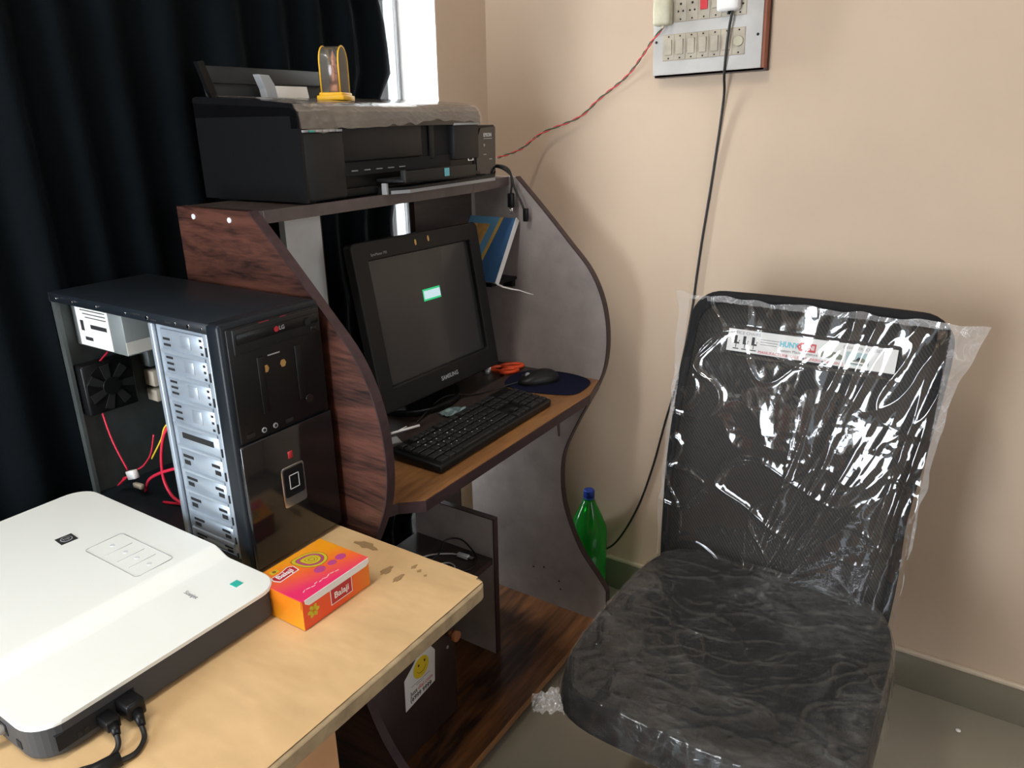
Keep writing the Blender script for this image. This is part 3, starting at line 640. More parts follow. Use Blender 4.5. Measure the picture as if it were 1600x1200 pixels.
# lid: rows across y so that the step is modelled
ys = sorted(set([SY0-.002+(.037)*(1-math.cos(R(k*11.25))) for k in range(9)]+[SY0+.06, .870]+[.880+.036*k/10 for k in range(11)]+[.95, 1.1]+[SY1+.002-.037*(1-math.cos(R(k*11.25))) for k in range(9)]))
def halfx(y):
    x0, x1, r = SX0-.002, SX1+.002, .037; d = 0
    if y < SY0-.002+r: d = r-math.sqrt(max(0, r*r-(SY0-.002+r-y)**2))
    if y > SY1+.002-r: d = r-math.sqrt(max(0, r*r-(y-SY1-.002+r)**2))
    return x0+d, x1-d
rows = []
for y_ in ys:
    a, c_ = halfx(y_); zt = lid_z(y_); e = .0025
    rows.append([(a, y_, TZ+.044), (a, y_, zt-e), (a+e, y_, zt), (c_-e, y_, zt), (c_, y_, zt-e), (c_, y_, TZ+.044)])
vv = [p for r_ in rows for p in r_]; ff = [(i*6+k, i*6+k+1, (i+1)*6+k+1, (i+1)*6+k) for i in range(len(rows)-1) for k in range(5)]
ff += [tuple(range(6)), tuple((len(rows)-1)*6+k for k in range(6))[::-1]]
b0._add(vv, ff); ld = obj('scanner_lid', b0, 'scan', sc)
sp = B(frame((0, 0, TZ+.0617), (1, 0, 0), (0, 1, 0)))
sp.mat(0).prism([(.452, 1.106), (.476, 1.104), (.478, 1.128), (.454, 1.130)], 0, .0006, 'Z'); disc(sp, .465, 1.117, .0085, .0009, 1); disc(sp, .465, 1.117, .0070, .0011, 0)
add_text(sp, 'hp', .010, .465, 1.1175, .0011, 1)
obj('logo_square', sp, ['ink', 'grey'], ld)
b0 = B(); ow = rrect(.462, .930, .520, 1.062, .006, 4)
for i in range(len(ow)):
    (a, b_), (c_, d) = ow[i], ow[(i+1) % len(ow)]; b0.tube([(a, b_, TZ+.0618), (c_, d, TZ+.0618)], .0005, n=4, sm=1)
for y_ in (1.021, .990, .962): b0.tube([(.470, y_, TZ+.0617), (.512, y_, TZ+.0617)], .0003, n=4, sm=1)
obj('button_panel', b0, 'grey', ld)
for y_ in (1.040, 1.006, .977, .947): obj('scan_button', B().cyl((.492, y_, TZ+.061), (.492, y_, TZ+.0622), .0035, n=14), 'lgrey', ld)
lt = B(frame((.487, .846, TZ+.0493), (0, -1, 0), (1, 0, 0))); add_text(lt, 'Scanjet', .0095, 0, 0, .0002, 0); obj('scanner_print', lt, ['grey'], ld)
obj('energy_label', B().box((.531, .808, TZ+.0486), (.543, .822, TZ+.0498)), 'teal', ld)
# sockets in the front wall of the body
obj('socket_recess', B().box((.262, SY0-.0006, TZ+.012), (.352, SY0+.004, TZ+.032)), 'dark', sc)
for x_ in (.283, .291): obj('usb_socket', B().box((x_, SY0-.0012, TZ+.014), (x_+.005, SY0+.001, TZ+.021)), 'dgrey', sc)
obj('end_socket', B().box((SX0-.0008, .835, TZ+.015), (SX0+.003, .850, TZ+.030)).box((SX0-.0008, .805, TZ+.012), (SX0+.003, .815, TZ+.022)), 'dark', sc)
def cable_thing(name, label, cat, loc, segs):
    t_ = thing(name, label, cat, loc)
    for nm, b_, m_ in segs: obj(nm, b_, m_, t_)
    return t_
cable_thing('usb_cable', 'thin black cable plugged into scanner front, running off to the left', 'cable', (.30, .75, TZ), [
 ('plug', B().box((.305, .745, TZ+.012), (.321, SY0+.001, TZ+.026), .002).cyl((.313, .747, TZ+.019), (.309, .735, TZ+.014), .006, .004), 'black'),
 ('cord', B().tube([(.310, .738, TZ+.015), (.303, .726, TZ+.006), (.285, .722, TZ+.0033), (.262, .735, TZ+.0033), (.22, .757, TZ+.0033), (.10, .82, TZ+.0033), (-.1, .90, TZ+.0033)], .0030), 'cable')])
cable_thing('power_cable', 'black cable with a thick filter sleeve plugged into scanner front', 'cable', (.33, .74, TZ), [
 ('plug', B().box((.328, .742, TZ+.010), (.350, SY0+.001, TZ+.032), .003).cyl((.339, .744, TZ+.018), (.334, .728, TZ+.010), .007, .004), 'black'),
 ('cord', B().tube([(.335, .733, TZ+.011), (.328, .716, TZ+.0045), (.312, .705, TZ+.0033), (.297, .706, TZ+.0045), (.282, .710, TZ+.0075), (.235, .722, TZ+.0075), (.18, .735, TZ+.0045), (.0, .80, TZ+.0033)], .0030), 'cable'),
 ('filter_sleeve', B().cyl((.295, .7065, TZ+.0085), (.250, .718, TZ+.0085), .0082, n=20), 'char')])
cable_thing('grey_cable', 'pale grey cable plugged into the left end of the scanner', 'cable', (.22, .86, TZ), [
 ('plug', B().cyl((SX0+.0005, .842, TZ+.022), (.222, .850, TZ+.021), .0058), 'gcable'),
 ('cord', B().tube([(.224, .849, TZ+.021), (.20, .858, TZ+.018), (.12, .89, TZ+.006), (0, .93, TZ+.0047)], .0044), 'gcable')])

# ================================================================== SWEET BOX
bx = thing('sweet_box', 'small orange and pink cardboard box of sweets beside the black tower', 'box', (.62, .76, TZ))
X0, X1, Y0, Y1, Z1 = .558, .686, .708, .808, TZ+.046
bb = B().mat(0).prism([(X0, Y0), (X1, Y0), (X1, Y1), (X0, Y1)], TZ, Z1-.0004, 'Z'); bb.bm.faces.ensure_lookup_table()
for f in bb.bm.faces:
    n_ = f.normal; f.normal_update(); n_ = f.normal
    f.material_index = 1 if abs(n_.y) > .5 else (2 if abs(n_.x) > .5 else 0)
car = obj('carton', bb, ['ctop', 'cfront', 'cside'], bx)
ldx = obj('lid_flap', B().box((X0-.0004, Y0-.0004, Z1-.0004), (X1+.0004, Y1+.0004, Z1+.0006)), 'ctop', bx)
obj('front_flap', B().prism([(X0+.004, Z1+.0004), (X1-.001, Z1+.0004), (X1-.0005, Z1-.006), (X1-.006, Z1-.0105), (X0+.011, Z1-.0105), (X0+.005, Z1-.006)], Y0-.0014, Y0-.0004, 'Y'), 'paperw', bx, label='white paper flap edge')
obj('side_flap', B().prism([(Y0+.001, Z1), (Y1, Z1), (Y1, Z1-.015), (Y0+.012, Z1-.019), (Y0+.002, Z1-.013)], X0-.0012, X0-.0003, 'X'), 'cside', bx)
pr = B(frame((X0, Y0, Z1+.0006), (1, 0, 0), (0, 1, 0)))
def blob(b, cx, cy, ax, ay, h, mi, rot=0, n=26, tip=0, h0=0):
    pts = []
    for k in range(n):
        a = 2*math.pi*k/n; rr = 1+tip*max(0, math.cos(a))**6; X, Y = ax*rr*math.cos(a), ay*math.sin(a)
        pts.append((cx+X*math.cos(rot)-Y*math.sin(rot), cy+X*math.sin(rot)+Y*math.cos(rot)))
    b.mat(mi).prism(pts, h0, h, 'Z')
for q, (s_, mi) in enumerate(((1.0, 0), (.95, 1), (.78, 0), (.73, 4), (.60, 0), (.55, 1), (.36, 0), (.32, 1), (.20, 0), (.14, 1))):
    blob(pr, .080, .066, .023*s_, .021*s_, .0001+.00006*q, {0: 2, 1: 1, 4: 3}[mi], R(135), tip=.35)
for cx, cy, r_ in ((.104, .030, .0085), (.086, .029, .0072), (.064, .031, .0090)): blob(pr, cx+.004, cy+.006, r_, r_*.85, .0003, 3)
pr.mat(4).prism([(.012, .070), (.016, .060), (.052, .062), (.054, .076), (.047, .082), (.030, .078), (.014, .079)], 0, .0002, 'Z')
pr.mat(5).prism([(.0135, .0705), (.0172, .0615), (.0508, .0635), (.0525, .0755), (.0465, .0805), (.030, .0765), (.0155, .0777)], .0002, .0003, 'Z')
add_text(pr, 'Balaji', .0135, .033, .0705, .0004, 4, bold=.0002); pr.mat(1).box((.022, .083, 0), (.034, .092, .0003)); disc(pr, .028, .0875, .003, .0005, 2)
for q in range(9):   # pale handwritten flourish along the lid
    pr.mat(4); x_ = .016+q*.0075; pr.prism([(x_, .014+.002*(q % 2)), (x_+.006, .017-.002*(q % 3)), (x_+.006, .0178-.002*(q % 3)), (x_, .0150+.002*(q % 2))], 0, .0002, 'Z')
obj('lid_print', pr, ['ink', 'lime', 'brownp', 'magenta', 'paperw', 'maroon'], bx)
pf = B(frame((X0, Y0-.0001, TZ), (1, 0, 0), (0, 0, 1)))
pf.mat(0).box((.050, .010, 0), (.092, .0345, .0002), 0); pf.mat(1).box((.0512, .0112, .0002), (.0908, .0345, .0003), 0); add_text(pf, 'Balaji', .014, .071, .022, .0004, 0, bold=.0002)
obj('front_print', pf, ['paperw', 'maroon', 'lime'], bx); pf = B(frame((X0, Y0-.0001, TZ), (1, 0, 0), (0, 0, 1)))
for k in range(6): blob(pf, .018+.006*math.cos(k*1.05), .022+.006*math.sin(k*1.05), .0045, .003, .0002, 2, k*1.05)
obj('flower_print', pf, ['paperw', 'maroon', 'lime'], bx)

# ================================================================== MONITOR
mo = thing('monitor', 'black computer monitor tilted back behind the keyboard', 'monitor', (1.26, 1.05, kz))
MX = frame((1.050, 1.0, .809), (1, 0, -.012), (.012, .06, .338)); MW, MH = .423, .350
def mbx(): return B(MX)   # local: x across, y up, z towards the viewer is -n: n = u x v points to +... 
nsgn = -1 if (MX.to_3x3() @ Vector((0, 0, 1))).y > 0 else 1   # +z*nsgn is towards the room
def L3(a, b_, d0, d1, bev=0, m=None): return B(MX).box((a[0], a[1], min(d0*nsgn, d1*nsgn)), (b_[0], b_[1], max(d0*nsgn, d1*nsgn)), bev)
sx0_, sx1_, sy0_, sy1_ = .044, .386, .050, .310
bz = B(MX)
outer = rrect(0, 0, MW, MH, .012, 4); inner = rrect(sx0_, sy0_, sx1_, sy1_, .003, 4)
n_ = len(outer)
V_ = [(p[0], p[1], 0) for p in outer]+[(p[0], p[1], nsgn*.0) for p in inner]+[(p[0], p[1], -nsgn*.014) for p in inner]+[(p[0], p[1], -nsgn*.020) for p in outer]
F_ = []
for i in range(n_):
    j = (i+1) % n_; F_ += [(i, j, n_+j, n_+i), (n_+i, n_+j, 2*n_+j, 2*n_+i), (i, j, 3*n_+j, 3*n_+i)]
bz._add(V_, F_); fz = obj('screen_bezel', bz, 'bezel', mo)
mbv = fz.modifiers.new('bevel', 'BEVEL'); mbv.width = .004; mbv.segments = 3; mbv.limit_method = 'ANGLE'; mbv.angle_limit = R(50)
scn = obj('screen', B(MX).box((sx0_-.002, sy0_-.002, min(-nsgn*.011, -nsgn*.014)), (sx1_+.002, sy1_+.002, max(-nsgn*.011, -nsgn*.014))), 'screen', mo)
hz = -nsgn*.0108
def onscr(x0, y0, x1, y1, m_, nm, d=.0004): return obj(nm, B(MX).box((x0, y0, min(hz, hz+nsgn*d)), (x1, y1, max(hz, hz+nsgn*d))), m_, scn)
onscr(.199, .200, .259, .226, 'osdg', 'message_frame'); onscr(.202, .204, .258, .222, 'osd', 'message_window', .0007)
obj('back_shell', B(MX).box((.008, .008, min(-nsgn*.018, -nsgn*.030)), (MW-.008, MH-.008, max(-nsgn*.018, -nsgn*.030)), .003).box((.09, .06, min(-nsgn*.028, -nsgn*.070)), (MW-.06, MH-.08, max(-nsgn*.028, -nsgn*.070)), .012), 'black', mo)
TM = MX if nsgn > 0 else MX
tmx = B(MX); ux = 1 if nsgn > 0 else 1
add_text(tmx, 'SAMSUNG', .0135, .227, .024, .0006*nsgn, 0, 1.0, bold=.0003); obj('maker_name', tmx, ['grey'], fz)
tmx = B(MX); add_text(tmx, 'SyncMaster 793', .0075, .075, .3215, .0006*nsgn, 0); obj('model_text', tmx, ['grey'], fz)
for x_, y_ in ((.192, .330), (.236, .333)): obj('bindi_sticker', B(MX).prism([(x_+.0032*math.cos(a)*(1), y_+.0065*math.sin(a)) for a in [2*math.pi*k/12 for k in range(12)]], 0, .0009*nsgn, 'Z'), 'gold', fz)
obj('stand_neck', B().box((1.22, 1.065, kz+.015), (1.32, 1.095, kz+.14), .006), 'black', mo)
obj('stand_base', B().prism([(1.262+.115*math.cos(a), 1.085+.088*math.sin(a)) for a in [2*math.pi*k/36 for k in range(36)]], kz+.0005, kz+.016, 'Z', .004, 2), 'black', mo)

# ================================================================== KEYBOARD
KX, KY, KW, KD = .978, .800, .412, .128
kmx = Matrix.Translation((KX, KY, kz)) @ Matrix.Rotation(R(.4), 4, 'Z') @ Matrix.Rotation(R(3.2), 4, 'X')
key = thing('keyboard', 'black full-size keyboard lying on the desk shelf', 'keyboard', (KX, KY, kz))
obj('keyboard_body', B(kmx).box((0, 0, .0008), (KW, KD, .017), .004, 2), 'black', key)
obj('foot', B(kmx).box((.03, KD-.012, -.0065), (.05, KD-.006, .002)).box((KW-.05, KD-.012, -.0065), (KW-.03, KD-.006, .002)), 'black', key)
keymesh = {}
def keycap(w_):
    k_ = round(w_, 4)
    if k_ not in keymesh:
        t = bmesh.new(); a, d = w_/2-.0009, .0079
        lo = [t.verts.new(p) for p in ((-a, -d, 0), (a, -d, 0), (a, d, 0), (-a, d, 0))]
        mi_ = [t.verts.new((v_.co.x*(a-.0006)/a, v_.co.y*.92, .0052)) for v_ in lo]
        hi = [t.verts.new((v_.co.x*(a-.0024)/a, v_.co.y*.72, .0066)) for v_ in lo]
        for L_ in ((lo, mi_), (mi_, hi)):
            for i in range(4): t.faces.new((L_[0][i], L_[0][(i+1) % 4], L_[1][(i+1) % 4], L_[1][i]))
        t.faces.new(hi); me = bpy.data.meshes.new('key'); t.to_mesh(me); t.free(); me.materials.append(M['key']); keymesh[k_] = me
    return keymesh[k_]
U1 = (KW-.018)/22.6; RY = .0182
rows_ = [
 (5, [(0, 1)]+[(2+i, 1) for i in range(4)]+[(6.5+i, 1) for i in range(4)]+[(11+i, 1) for i in range(4)]+[(15.3+i, 1) for i in range(3)]),
 (4, [(i, 1) for i in range(13)]+[(13, 2)]+[(15.3+i, 1) for i in range(3)]+[(18.6+i, 1) for i in range(4)]),
 (3, [(0, 1.5)]+[(1.5+i, 1) for i in range(12)]+[(13.5, 1.5)]+[(15.3+i, 1) for i in range(3)]+[(18.6+i, 1) for i in range(4)]),
 (2, [(0, 1.75)]+[(1.75+i, 1) for i in range(11)]+[(12.75, 2.25)]+[(18.6+i, 1) for i in range(4)]),
 (1, [(0, 2.25)]+[(2.25+i, 1) for i in range(10)]+[(12.25, 2.75), (16.3, 1)]+[(18.6+i, 1) for i in range(4)]),
 (0, [(0, 1.5), (1.5, 1.25), (2.75, 1.25), (4, 6), (10, 1.25), (11.25, 1.25), (12.5, 1), (13.5, 1.5), (15.3, 1), (16.3, 1), (17.3, 1), (18.6, 2), (20.6, 1), (21.6, 1)])]
krot = (Matrix.Rotation(R(.4), 4, 'Z') @ Matrix.Rotation(R(3.2), 4, 'X')).to_euler()
for r_, ks_ in rows_:
    for u_, w_ in ks_:
        yy = .015+r_*RY+(.002 if r_ == 5 else 0)
        p = kmx @ Vector((.009+(u_+w_/2)*U1, yy, .0165+.0005*r_))
        o = bpy.data.objects.new('key', keycap(w_*U1)); COL.objects.link(o); o.parent = key; o.location = p-Vector((KX, KY, kz)); o.rotation_euler = krot
lg_ = B(kmx)
for q in range(26): # small pale letter marks on the key tops
    r_ = [3, 2, 1, 4][q % 4]; u_ = 1.9+(q*1.0) % 11; lg_.box((.009+u_*U1, .0155+r_*RY, .0232+.0005*r_), (.0112+u_*U1, .0177+r_*RY, .0236+.0005*r_))
lgo = obj('key_letters', lg_, 'lgrey', key); lgo['kind'] = 'stuff'

# ================================================================== SMALL THINGS ON THE KEYBOARD SHELF
pd = B().prism(spline2([(1.445, .965), (1.475, .985), (1.53, .992), (1.585, .960), (1.602, .90), (1.600, .845), (1.578, .80), (1.53, .788), (1.478, .792), (1.455, .83), (1.437, .90), (1.445, .965)], 4)[:-1], kz+.0005, kz+.0045, 'Z', .001, 1)
tag(obj('mouse_pad', pd, 'pad', None, (1.52, .88, kz)), 'navy blue oval mouse pad on the right end of the keyboard shelf', 'mouse pad')
ms = thing('mouse', 'black computer mouse on the navy pad', 'mouse', (1.515, .905, kz+.005))
MM = Matrix.Translation((1.505, .905, kz+.0048)) @ Matrix.Rotation(R(-36), 4, 'Z')
def mouse_shell(zlo, zs, grow=0):
    def f(u_, v_):
        a = 2*math.pi*u_; ph = v_*math.pi/2; X = .053*math.cos(a)*math.cos(ph); Y = (.029+.003*math.cos(2*a))*math.sin(a)*math.cos(ph)
        hz_ = zs*(math.sin(ph)**.9)*(1+.22*(X/.053)-.15*(X/.053)**2)
        return (X, Y, zlo+hz_)
    return B(MM).grid(f, 33, 12)
obj('mouse_body', mouse_shell(.006, .026), 'char', ms)
obj('mouse_base', B(MM).prism([(.0535*math.cos(a), (.0295+.003*math.cos(2*a))*math.sin(a)) for a in [2*math.pi*k/32 for k in range(32)]], .0003, .0065, 'Z'), 'black', ms)
obj('scroll_wheel', B(MM).cyl((-.030, -.003, .022), (-.030, .003, .022), .0065, n=16), 'grey', ms)
obj('mouse_button', B(MM).box((-.046, -.0004, .0215), (-.018, .0004, .0262)), 'dark', ms)
obj('mouse_cord', B().tube([(1.462, .937, kz+.012), (1.43, .96, kz+.0065), (1.36, .99, kz+.003), (1.27, 1.02, kz+.0185), (1.15, 1.0, kz+.003)], .0016), 'cable', ms)
# scissors: two loops and a blade pivot
sz = thing('scissors', 'pair of orange-handled scissors lying beside the monitor', 'scissors', (1.56, 1.04, kz))
def loop(cx, cy, a, b_, rot):
    P_ = []
    for k in range(19):
        t = 2*math.pi*k/18; X, Y = a*math.cos(t), b_*math.sin(t); P_.append((cx+X*math.cos(rot)-Y*math.sin(rot), cy+X*math.sin(rot)+Y*math.cos(rot), kz+.0075))
    return B().tube(P_, .0052, n=8, sm=3)
obj('handle', loop(1.535, 1.012, .023, .014, R(-30)), 'orange', sz); obj('handle', loop(1.574, 1.028, .027, .015, R(-52)), 'orange', sz)
obj('handle_arm', B().tube([(1.518, 1.026, kz+.0075), (1.520, 1.050, kz+.0075), (1.522, 1.072, kz+.007)], .005).tube([(1.557, 1.048, kz+.0075), (1.540, 1.062, kz+.0075), (1.526, 1.078, kz+.007)], .005), 'orange', sz)
obj('blade', B().prism([(1.518, 1.066), (1.527, 1.064), (1.515, 1.150), (1.509, 1.150)], kz+.001, kz+.0025, 'Z').prism([(1.522, 1.072), (1.531, 1.074), (1.530, 1.152), (1.525, 1.154)], kz+.0028, kz+.0042, 'Z'), 'steel', sz)
obj('pivot', B().cyl((1.5235, 1.077, kz), (1.5235, 1.077, kz+.0065), .004, n=14), 'chrome', sz)
fl = Noise(31)
xs = np.linspace(-1, 1, 14)[None, :]+np.zeros((14, 1)); ys_ = np.linspace(-1, 1, 14)[:, None]+np.zeros((1, 14))
Pf = np.stack([1.235+xs*.026+.006*ys_, .968+ys_*.016-.010*xs, kz+.003+.011*np.abs(fl(xs*1.6+5, ys_*1.6+5))+.001*xs], -1)
fo = grid_np(Pf, 'foil', 'foil_wrapper', None); fm = fo.modifiers.new('thick', 'SOLIDIFY'); fm.thickness = .0008
tag(fo, 'crumpled pale teal foil wrapper behind the keyboard', 'wrapper')
tag(obj('metal_clip', B(frame((1.510, 1.062, kz+.002), (1, .5, 0), (-.5, 1, 0))).box((-.016, -.006, 0), (-.004, .006, .010), .001, 1).box((-.003, -.008, 0), (.006, .008, .016), .001, 1).box((.006, -.007, 0), (.014, .007, .013), .0015, 1), 'silverp', None, (1.510, 1.062, kz)), 'small silver metal clip lying beside the scissors', 'clip')
pn = thing('rod', 'thin white pen standing in for a glint at the left end of the keyboard', 'rod', (1.06, .955, kz))  # white rod put in for a bright reflected strip
obj('barrel', B().cyl((1.030, .9660, kz+.028), (1.092, .9440, kz+.028), .0026, n=12), 'white', pn)
obj('clip', B().box((1.046, .9585, kz+.0300), (1.070, .9600, kz+.0312)), 'white', pn)
tag(obj('paper_scrap', B().prism([(1.030, .975), (1.055, .960), (1.072, .990), (1.050, 1.0)], kz+.0004, kz+.0012, 'Z'), 'grey', None, (1.05, .98, kz)), 'small grey scrap of card under the lower left monitor corner', 'card scrap')

# ================================================================== PRINTER
PO = Vector((.915, 1.012, 1.243)); PM = Matrix.Translation(PO) @ Matrix.Rotation(R(2), 4, 'Z')
pt_ = thing('inkjet_printer', 'black inkjet printer with ink tank on top shelf of the desk', 'printer', (1.2, 1.14, 1.243))
PW, PD_ = .543, .262
def pb(a, b_, bev=0, seg=2): return B(PM).box(a, b_, bev, seg)
obj('left_cheek', B(PM).prism([(0, .004), (0, .118), (.004, .150), (.018, .158), (PD_, .170), (PD_, .004)], 0, .006, 'X'), 'black', pt_)
obj('printer_body', pb((.006, .020, .003), (PW, PD_, .150), .003), 'black', pt_)
obj('left_front', pb((.004, .0, .004), (.104, .022, .120), .005), 'dgrey', pt_)
obj('right_front', pb((.447, .002, .052), (PW, .024, .125), .003), 'dgrey', pt_)
obj('lower_front', pb((.104, .012, .003), (PW, .024, .018), .002), 'black', pt_)
fr_ = obj('front_cover', pb((.104, .008, .066), (.340, .022, .134), .002), 'dgrey', pt_)
obj('front_gap', pb((.340, .018, .06), (.372, .022, .134)), 'dark', pt_)
obj('inner_column', pb((.372, .012, .058), (.388, .022, .134), .002), 'char', pt_)
obj('front_gap', pb((.388, .018, .045), (.447, .022, .130)), 'dark', pt_)
obj('paper_slot', pb((.104, .014, .040), (.447, .0195, .064)), 'dark', pt_)
rl = B(PM)
for k in range(5): rl.box((.13+k*.035, .012, .0475), (.147+k*.035, .015, .0495))
obj('rollers', rl, 'grey', pt_)
# lid: arched profile, slopes forward
lidp = [(.0, .125), (.0, .140), (.004, .152), (.012, .160), (.026, .1655), (.06, .169), (.12, .1735), (.19, .1775), (PD_-.01, .181), (PD_, .178), (PD_, .145), (.02, .145), (.02, .125)]
lidb = B(PM).prism(lidp, .0, PW+.004, 'X'); pl_ = obj('printer_lid', lidb, 'blackg', pt_)

for k in range(6): obj('indicator_strip', pb((.004+k*.0162, -.0012, .1185), (.0192+k*.0162, .001, .1225), .0005, 1), 'grey', pt_)
pt_ = pt_; obj('indicator_light', pb((.020, -.0016, .119), (.032, -.0010, .122)), 'teal', pt_)
obj('right_trim', pb((.445, -.0008, .1235), (.545, .003, .128), .0005, 1), 'grey', pt_)
obj('name_mark', B(PM).box((.497, .0005, .048), (.517, .0022, .0495)).box((.497, .0005, .0495), (.4985, .0022, .053)).box((.5155, .0005, .0495), (.517, .0022, .053)), 'white', pt_)
ot = obj('output_tray', B(PM).box((.195, -.055, .024), (.46, .012, .030), .002).box((.202, -.057, .024), (.44, -.054, .045), .001), 'char', pt_)
obj('tray_end', B(PM).box((.198, -.058, .024), (.2025, -.046, .047), .001), 'dgrey', ot)
obj('tape', B(PM).box((.325, -.0582, .028), (.340, -.0568, .0435)), 'cyan', ot)
ct = obj('front_tray', B(PM).prism([(.200, -.010), (.245, -.028), (.57, -.020), (.60, .012), (.20, .02)], .0012, .013, 'Z'), 'char', pt_)
obj('tray_edge', B(PM).prism([(.204, -.0115), (.246, -.0295), (.572, -.0215), (.600, .010), (.598, .012), (.57, -.020), (.245, -.028), (.205, -.010)], .0010, .0075, 'Z').box((.196, -.012, .001), (.201, .0, .022)), 'grey', ct)
tk = obj('ink_tank', pb((.548, .020, .003), (.640, .215, .122), .003), 'char', pt_)
obj('tank_front', B(PM).prism([(.556, .012), (.636, .012), (.638, .118), (.575, .116), (.562, .095), (.555, .06)], .0175, .0205, 'Y'), 'blackg', tk)
tp = B(PM @ frame((.548, .0172, 0), (1, 0, 0), (0, 0, 1))); add_text(tp, 'EPSON', .0115, .055, .100, 0, 0, bold=.0003)
tp.mat(0).box((.038, .0915, 0), (.074, .0925, .0004)); disc(tp, .040, .078, .0035, .0004, 1)
for w_, z_ in ((.036, .056), (.060, .045)): tp.mat(1).box((w_, z_, 0), (w_+.012, z_+.0025, .0004))
obj('tank_print', tp, ['lgrey', 'grey'], tk)
# rear paper support and edge guide
rs = obj('paper_support', B(PM @ Matrix.Translation((.03, PD_-.006, .176)) @ Matrix.Rotation(R(-14), 4, 'X')).box((.0, 0, 0), (.33, .004, .062), .001, 1).box((.005, -.003, .030), (.325, .001, .0325)), 'dgrey', pt_)
obj('support_arm', B(PM @ Matrix.Translation((.03, PD_-.006, .176))).prism([(-.018, .064), (-.004, .066), (.022, -.004), (.006, -.004)], -.006, .004, 'Y'), 'black', pt_)
obj('edge_guide', B(PM @ Matrix.Translation((.125, PD_-.03, .176))).prism([(.0, .046), (.026, .045), (.038, .028), (.044, 0), (.016, 0), (.012, .020)], -.010, .008, 'Y', .002, 2), 'grey', pt_, label='grey paper guide')
obj('paper_sheet', B(PM @ Matrix.Translation((.168, PD_-.024, .176)) @ Matrix.Rotation(R(-12), 4, 'X')).box((.0, 0, 0), (.10, .001, .028)), 'white', pt_)
obj('foot', B(PM).box((.02, .02, 0), (.04, .04, .0035)).box((.50, .03, 0), (.52, .05, .0035)).box((.02, .23, 0), (.04, .25, .0035)).box((.60, .19, 0), (.62, .21, .0035)), 'black', pt_)
# clear film over the lid, hanging over its front edge
nP = Noise(41); nu, nv = 200, 70
U = np.linspace(0, 1, nu)[None, :]+np.zeros((nv, 1)); Vv = np.linspace(0, 1, nv)[:, None]+np.zeros((1, nu))
drop = .026+.006*nP(U*9, 0*U)+.004*nP(U*23+2, 0*U)-.006*U+.014*np.exp(-((U-.10)/.07)**2)
path_y = [.21, .12, .06, .026, .010, .0005, -.003, -.004]; path_z = [.1800, .1750, .1703, .1672, .1615, .150, .138, .120]
t = Vv*7; yy = np.interp(t, range(8), path_y); zz = np.interp(t, range(8), path_z)
low = np.clip((t-5), 0, 2)/2; zz = np.where(t > 5, .150-low*drop, zz)
wr = .0010*np.clip(ridge(nP(U*12+Vv*4, Vv*5)), 0, 1)**4+.0010*np.clip(ridge(nP(U*30-Vv*6, Vv*9+4)), 0, 1)**5; wr = wr+.0016*np.exp(-((U-.06)/.07)**2)*(1+ridge(nP(U*60, Vv*12)))
yy = yy-np.maximum(wr, 0)*np.clip(t-3, 0, 1)-.0008; zz = zz+np.maximum(wr*.55, 0)+.0006
Pq = np.stack([-.002+U*(PW+.008), yy, zz], -1); A = np.array(PM)[:3]; Pq = Pq @ A[:, :3].T+A[:, 3]
grid_np(Pq, 'fprint', 'plastic_film', pt_)

# trinket: clear arched case with a copper figure
tr0 = PM @ Vector((.205, .105, .1730))
tk_ = thing('arched_souvenir_case', 'clear arched case on yellow base holding a copper figure, on the printer', 'ornament', tr0)
TMx = Matrix.Translation(tr0) @ Matrix.Rotation(R(28), 4, 'Z')
obj('base', B(TMx).box((-.038, -.026, 0), (.038, .026, .009), .002).box((-.034, -.022, .008), (.034, .022, .014), .0015), 'yellow', tk_)
def arch(w_, h, n=14): return [(-w_, .014), (-w_, h-w_)]+[(w_*math.cos(a), h-w_+w_*math.sin(a)) for a in [math.pi-math.pi*k/n for k in range(1, n)]]+[(w_, h-w_), (w_, .014)]
ar = arch(.030, .096)
sh = B(TMx); vs = []
for a, z_ in ar: vs += [(a, -.018, z_), (a, .018, z_)]
sh._add(vs, [(2*i, 2*i+1, 2*i+3, 2*i+2) for i in range(len(ar)-1)], True)
sh.prism(ar, -.0186, -.0180, 'Y').prism(ar, .0180, .0186, 'Y'); obj('clear_case', sh, 'clear', tk_)
for y_ in (-.018, .018): obj('arch_rim', B(TMx).tube([(a, y_, z_) for a, z_ in ar], .0015, n=6, sm=1), 'yellow', tk_)
fg = B(TMx).box((-.012, -.009, .014), (.012, .009, .030), .001).lathe([(.0001, .030), (.010, .030), (.0095, .040), (.008, .052), (.0085, .062), (.004, .066), (.0055, .071), (.0055, .076), (.003, .082), (.0012, .088), (.0001, .089)], (0, 0, 0), 14)
fg.tube([(-.008, 0, .062), (-.012, -.004, .052), (-.007, -.008, .048)], .0022, n=6).tube([(.008, 0, .062), (.012, -.004, .052), (.007, -.008, .048)], .0022, n=6)
obj('figurine', fg, 'copper', tk_)

